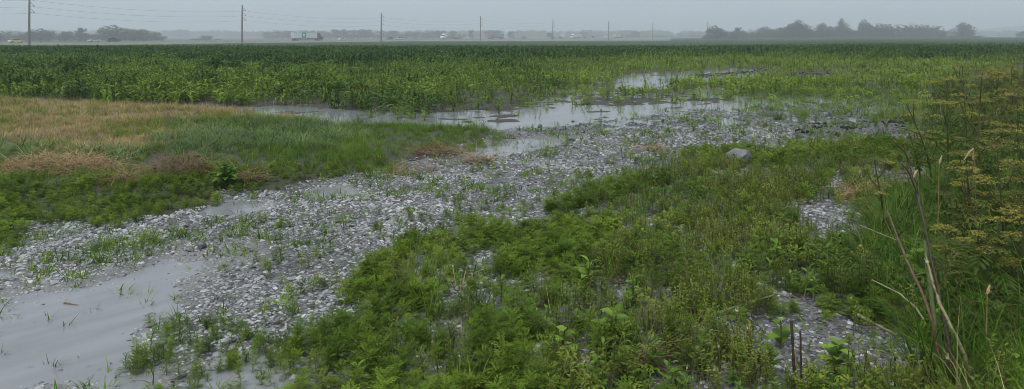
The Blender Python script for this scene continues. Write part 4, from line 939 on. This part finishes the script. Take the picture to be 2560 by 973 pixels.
# ---- signs
MT['signgreen'] = plain('sign_green', (.02, .19, .13), .5, 0, 0, 3, .08); MT['signback'] = plain('sign_back', (.12, .24, .2), .5, 0, 0, 3, .08); MT['signwhite'] = plain('sign_white', (.75, .77, .76), .5, 0, 0, 3, .05); MT['post'] = plain('galvanised_post', (.22, .23, .23), .5, .3)
def sign(px_, d, w, h, ztop, lb, marks, mt, nposts):
    r = empty('road_sign', ((px_ - 1280) / F * d, d, -2.0), math.atan2(-(px_ - 1280) / F, 1) * .4)
    m = MB(); m.box(-w / 2, w / 2, -.05, .05, ztop - h, ztop); m.build('panel', MT[mt], r)
    if marks:
        m = MB(); t = .07
        for x0, x1, z0, z1 in ((-w / 2 + .06, w / 2 - .06, ztop - .12, ztop - .06), (-w / 2 + .06, w / 2 - .06, ztop - h + .06, ztop - h + .12), (-w / 2 + .06, -w / 2 + .12, ztop - h + .12, ztop - .12), (w / 2 - .12, w / 2 - .06, ztop - h + .12, ztop - .12)): m.box(x0, x1, -.062, -.052, z0, z1)
        m.build('border', MT['signwhite'], r)
        m = MB(); m.add([(-.38, -.064, ztop - .75), (.38, -.064, ztop - .75), (.42, -.064, ztop - 1.2), (.25, -.064, ztop - 1.5), (0, -.064, ztop - 1.65), (-.25, -.064, ztop - 1.5), (-.42, -.064, ztop - 1.2)], [tuple(range(7))]); m.build('route_shield', MT['signwhite'], r)
        for z in (ztop - 2.2, ztop - 2.75, ztop - 3.2):
            m = MB(); m.box(-.5, .5, -.062, -.052, z - .07, z + .07); m.build('line_of_lettering', MT['signwhite'], r)
    for i in range(nposts):
        x = (i / (nposts - 1) - .5) * w * .8; m = MB(); m.box(x - .09, x + .09, .06, .2, -.4, ztop - .1); m.build('post', MT['post'], r)
    return tag(r, lb, 'road sign', 'green highway signs')
sign(760, 352, 2.1, 3.3, 5.3, 'tall green exit sign in front of the semi truck', True, 'signgreen', 3)
sign(1375, 545, 4.3, 3.1, 5.6, 'wide plain green sign left of the fifth power pole', False, 'signback', 4)
sign(735, 400, 1.9, 3.0, 4.6, 'pale framed sign board left of the semi truck', False, 'post', 2)
# ---- trees
def tree_proto(kind, seed):
    rs = random.Random(seed); tr = MB(); cr_ = MB()
    if kind == 'dome': lobes = [(rs.uniform(-.34, .34), rs.uniform(-.3, .3), .2 + rs.uniform(0, .62), rs.uniform(.13, .21)) for _ in range(30)] + [(rs.uniform(-.15, .15), 0, .85, .14)]
    elif kind == 'tall': lobes = [(rs.gauss(0, .13) * (1.2 - .6 * q), rs.gauss(0, .13), .2 + .74 * q, rs.uniform(.07, .13)) for q in np.linspace(0, 1, 26)]
    elif kind == 'sparse':
        lobes = []
        for q in range(30):
            z = rs.uniform(.32, .92); wd = .36 * math.sqrt(max(.02, 1 - ((z - .6) / .4) ** 2)); a = rs.uniform(0, 6.28); rr_ = wd * math.sqrt(rs.random()); lobes.append((rr_ * math.cos(a), rr_ * math.sin(a), z, rs.uniform(.07, .12)))
    elif kind == 'poplar': lobes = [(x + rs.gauss(0, .02), rs.gauss(0, .2), z, .075 * (1.25 - z)) for x in (-.4, -.28, -.15, -.02, .1, .24, .38) for tp in (rs.uniform(.75, .98),) for z in np.linspace(.12, tp, 9)]
    else: lobes = [(rs.uniform(-.42, .42), rs.uniform(-.3, .3), rs.uniform(.1, .74) , rs.uniform(.15, .24)) for _ in range(26)]
    if kind in ('dome', 'bush'): lobes = [(x, y, min(z, .93 - .55 * (x * x + y * y) / .2 * .5), r_) for x, y, z, r_ in lobes]
    for x, y, z, r_ in lobes:
        if kind != 'bush':
            tr.tube([(0, 0, .1 + .2 * z), (x * .5, y * .5, z * .75), (x, y, z)], [.018, .011, .004], 4)
        for _ in range(70 if kind not in ('poplar',) else 40):
            d = Vector((rs.gauss(0, 1), rs.gauss(0, 1), rs.gauss(0, 1))).normalized() * r_ * rs.uniform(.55, 1.08); c = Vector((x, y, z)) + d; w = rs.uniform(.018, .042)
            a = Vector((rs.gauss(0, 1), rs.gauss(0, 1), rs.gauss(0, 1))).normalized(); b = a.cross(Vector((rs.gauss(0, 1), rs.gauss(0, 1), rs.gauss(0, 1)))).normalized()
            cr_.add([c - a * w, c - b * w * .7, c + a * w, c + b * w * .7], [(0, 1, 2, 3)])
    tr.tube([(0, 0, -.03), (.01, 0, .2), (0, .01, .45)], [.035, .026, .015], 7)
    return tr.mesh('trunk', MT['bark']), cr_.mesh('crown', MT['crown'])
PROT = {k: [tree_proto(k, 100 + i * 7 + j * 31) for i in range(3)] for j, k in enumerate(('dome', 'tall', 'sparse', 'poplar', 'bush'))}
def tree(px_, top, wpx, d, kind, lb, group=None, name='tree'):
    x = (px_ - 1280) / F * d; h = EYE + 2.4 - (top - HZ) / F * d; w = wpx / F * d
    gz_ = float(hz(x, d)[0]); h -= gz_ + 2.36; r = empty(name, (x, d, gz_), R(-.5, .5)); r.scale = (w, w, h); t_, c_ = random.choice(PROT[kind])
    link('trunk', t_, r); o = link('crown', c_, r); o['tint'] = R(0, 1)
    return tag(r, lb, 'tree' if name == 'tree' else 'bush', group)
L_ = 'trees of the left wood'
for a in [(-30, 70, 70, 470, 'dome', 'round tree cut off by the left edge of the picture', L_), (40, 74, 75, 480, 'bush', 'broad tree left of the nearest power pole', L_), (102, 71, 75, 470, 'dome', 'rounded tree right of the nearest power pole', L_), (163, 78, 38, 475, 'dome', 'small round tree left of the thin-crowned tree', L_),
          (202, 69, 40, 490, 'sparse', 'thin open-crowned tree in the left wood', L_), (232, 80, 65, 500, 'bush', 'low bushy tree between the thin tree and the dome-shaped one', L_), (285, 62, 88, 480, 'dome', 'big dome-shaped tree, highest of the left wood', L_), (335, 72, 70, 485, 'dome', 'broad tree right of the dome-shaped tree', L_), (367, 75, 56, 490, 'bush', 'last tree at the right end of the left wood', L_),
          (140, 84, 50, 640, 'bush', 'pale hazy tree in the gap of the left wood', L_),
          (516, 87, 26, 600, 'bush', 'small lone tree left of the second power pole', None), (490, 95, 26, 620, 'bush', 'low bush left of the small lone tree', None), (545, 97, 16, 640, 'bush', 'tiny bush right of the small lone tree', None),
          (1233, 75, 48, 900, 'dome', 'taller round tree of the twin trees right of the fourth pole', None), (1275, 79, 34, 920, 'tall', 'narrow right-hand tree of the twin trees', None), (1131, 77, 24, 860, 'dome', 'round tree left of the fourth pole above the flatbed truck', None), (1153, 84, 20, 880, 'bush', 'low rounded tree between two taller ones near the fourth pole', None), (1176, 76, 24, 860, 'tall', 'upright tree just left of the fourth pole', None),
          (1459, 79, 24, 1150, 'dome', 'faint round tree between the fifth and sixth poles', None), (1480, 86, 40, 1200, 'bush', 'very faint low tree left of the sixth pole', None), (1590, 79, 26, 1100, 'dome', 'faint dome tree left of the seventh pole', None), (1405, 91, 30, 1200, 'bush', 'faint low bush right of the fifth pole', None),
          (1788, 63, 52, 540, 'dome', 'large round tree at the left end of the right-hand wood', None), (1766, 87, 26, 560, 'bush', 'low bush at the foot of the eighth pole', None), (1825, 75, 28, 560, 'bush', 'squat tree right of the large round one', None), (1843, 69, 26, 580, 'tall', 'narrow pointed tree in the right-hand wood', None), (1858, 76, 24, 570, 'dome', 'small tree right of the narrow pointed one', None),
          (1878, 80, 24, 580, 'bush', 'low tree in the gap before the broad hazy tree', None), (1915, 66, 62, 640, 'dome', 'broad hazy tree before the main right-hand wood', None), (1998, 49, 58, 560, 'dome', 'tall umbrella-shaped tree above the right-hand wood', None), (1976, 58, 22, 555, 'dome', 'small crown beside the umbrella-shaped tree', None),
          (2105, 45, 34, 600, 'dome', 'slim tall tree, left of two above the right-hand wood', None), (2162, 47, 36, 600, 'dome', 'slim tall tree, right of two above the right-hand wood', None), (2055, 56, 26, 600, 'dome', 'small pointed tree top left of the slim tall trees', None),
          (2408, 55, 52, 600, 'dome', 'lone open-crowned tree above the dark hedge at the right', None), (2410, 62, 46, 602, 'tall', 'denser tree standing with the lone open-crowned tree', None), (2380, 74, 40, 800, 'bush', 'pale tree behind the lone open-crowned tree', None),
          (2565, 75, 40, 600, 'bush', 'tree cut off by the right edge of the picture', None)]:
    tree(*a)
for a in [(2385, 88, 60, 560, 'bush', 'dark low bush at the left end of the hedge'), (2415, 86, 60, 560, 'bush', 'dark low bush at the right end of the hedge'), (2355, 84, 22, 560, 'bush', 'small dark bush at the right end of the wood')]: tree(*a, None, 'bush')
ORDN = ['first', 'second', 'third', 'fourth', 'fifth', 'sixth', 'seventh', 'eighth', 'ninth', 'tenth', 'eleventh', 'twelfth', 'thirteenth', 'fourteenth', 'fifteenth', 'sixteenth', 'seventeenth', 'eighteenth', 'nineteenth', 'twentieth', 'twenty-first', 'twenty-second', 'twenty-third', 'twenty-fourth', 'twenty-fifth', 'twenty-sixth']
for k, px_ in enumerate(np.linspace(20, 375, 9)):
    tree(px_ + R(-8, 8), 86 + R(-3, 3), R(50, 70), R(495, 520), 'bush', 'low leafy tree filling the foot of the left wood, ' + ORDN[k] + ' from the left', 'low trees of the left wood')
for k, px_ in enumerate(np.linspace(1945, 2190, 17)):
    tree(px_ + R(-5, 5), 67 - 5 * math.sin(k * .9) + R(-5, 4), R(34, 50), R(560, 600), 'bush', 'leafy tree in the dense middle of the right-hand wood, ' + ORDN[k] + ' from the left', 'trees in the middle of the right-hand wood')
for k, px_ in enumerate(np.linspace(1775, 1950, 9)):
    tree(px_ + R(-4, 4), 80 + R(-4, 4), R(26, 40), R(570, 640), 'bush', 'low leafy tree filling gaps left of the dense wood, ' + ORDN[k] + ' from the left', 'low trees left of the dense wood')
for k, px_ in enumerate(np.linspace(2180, 2340, 9)):
    tree(px_, 69 + R(-3, 3), R(36, 50), R(600, 640), 'bush', 'rounded leafy tree behind the poplars of the right-hand wood, ' + ORDN[k] + ' from the left', 'rounded trees behind the poplars')
for k, px_ in enumerate(np.linspace(2195, 2345, 10)):
    tree(px_, 60 + R(-2, 6), R(28, 40), R(580, 630), 'poplar', 'upright feathery poplar in the right half of the wood, ' + ORDN[k] + ' from the left', 'poplars of the right-hand wood')
for k, px_ in enumerate(np.linspace(668, 1100, 26)):
    tree(px_ + R(-6, 6), 78 + 6 * math.sin(k * 1.7) + R(-3, 3) - (4 if 740 < px_ < 900 else -1), R(26, 46), R(820, 950), random.choice(['bush', 'dome', 'bush']), 'hazy tree in the long row beyond the highway, ' + ORDN[k] + ' from the left', 'row of trees beyond the highway')
for k, px_ in enumerate(np.linspace(1560, 1735, 9)):
    tree(px_, 86 + R(-3, 3), R(22, 36), R(1080, 1200), 'bush', 'very faint tree on the horizon between the last poles, ' + ORDN[k] + ' from the left', 'faint trees on the horizon')
fx_, fy_ = rng.uniform(-1500, 1600, 900), rng.uniform(1350, 1750, 900)
scatter('distant_wood', fx_, fy_, np.full(900, -2.4), [p[1] for p in PROT['bush']] , rng.uniform(14, 26, 900), rng.random(900), 'far-off wood fading into the haze along the horizon', 'wood', .0, flat=.7)
m = MB(); nx, ny = 60, 10
for j in range(ny):
    for i in range(nx):
        x = 900 + i * 38; y = 1900 + j * 60; e = math.sin(math.pi * j / (ny - 1)); m.v.append((x, y, -3 + e * (10 + 44 * float(sstep(1150, 1900, np.array(x * 1.0))) + 9 * float(fbm(np.array([x]), np.array([y]), 260)[0]))))
m.f = [(j * nx + i, j * nx + i + 1, (j + 1) * nx + i + 1, (j + 1) * nx + i) for j in range(ny - 1) for i in range(nx - 1)]; m.m = [0] * len(m.f)
tag(m.build('hills', plain('wooded_hill', (.04, .06, .03), .9, 0, 1, .05, .4), smooth=True), 'low wooded hills fading in haze at the far right', 'hills', kind='structure')
#--HAZE--
m = MB().box(-4700, 4700, -30, 3100, -6, 62)
hzm = bpy.data.materials.new('haze'); hzm.use_nodes = True; t = hzm.node_tree; t.nodes.remove(t.nodes['Principled BSDF'])
pv = t.nodes.new('ShaderNodeVolumePrincipled'); pv.inputs['Color'].default_value = (.93, .96, 1, 1); pv.inputs['Density'].default_value = .0009; pv.inputs['Anisotropy'].default_value = .2
t.links.new(pv.outputs[0], t.nodes['Material Output'].inputs['Volume'])
tag(m.build('haze', hzm), 'rain haze hanging over the fields', 'haze', kind='stuff')
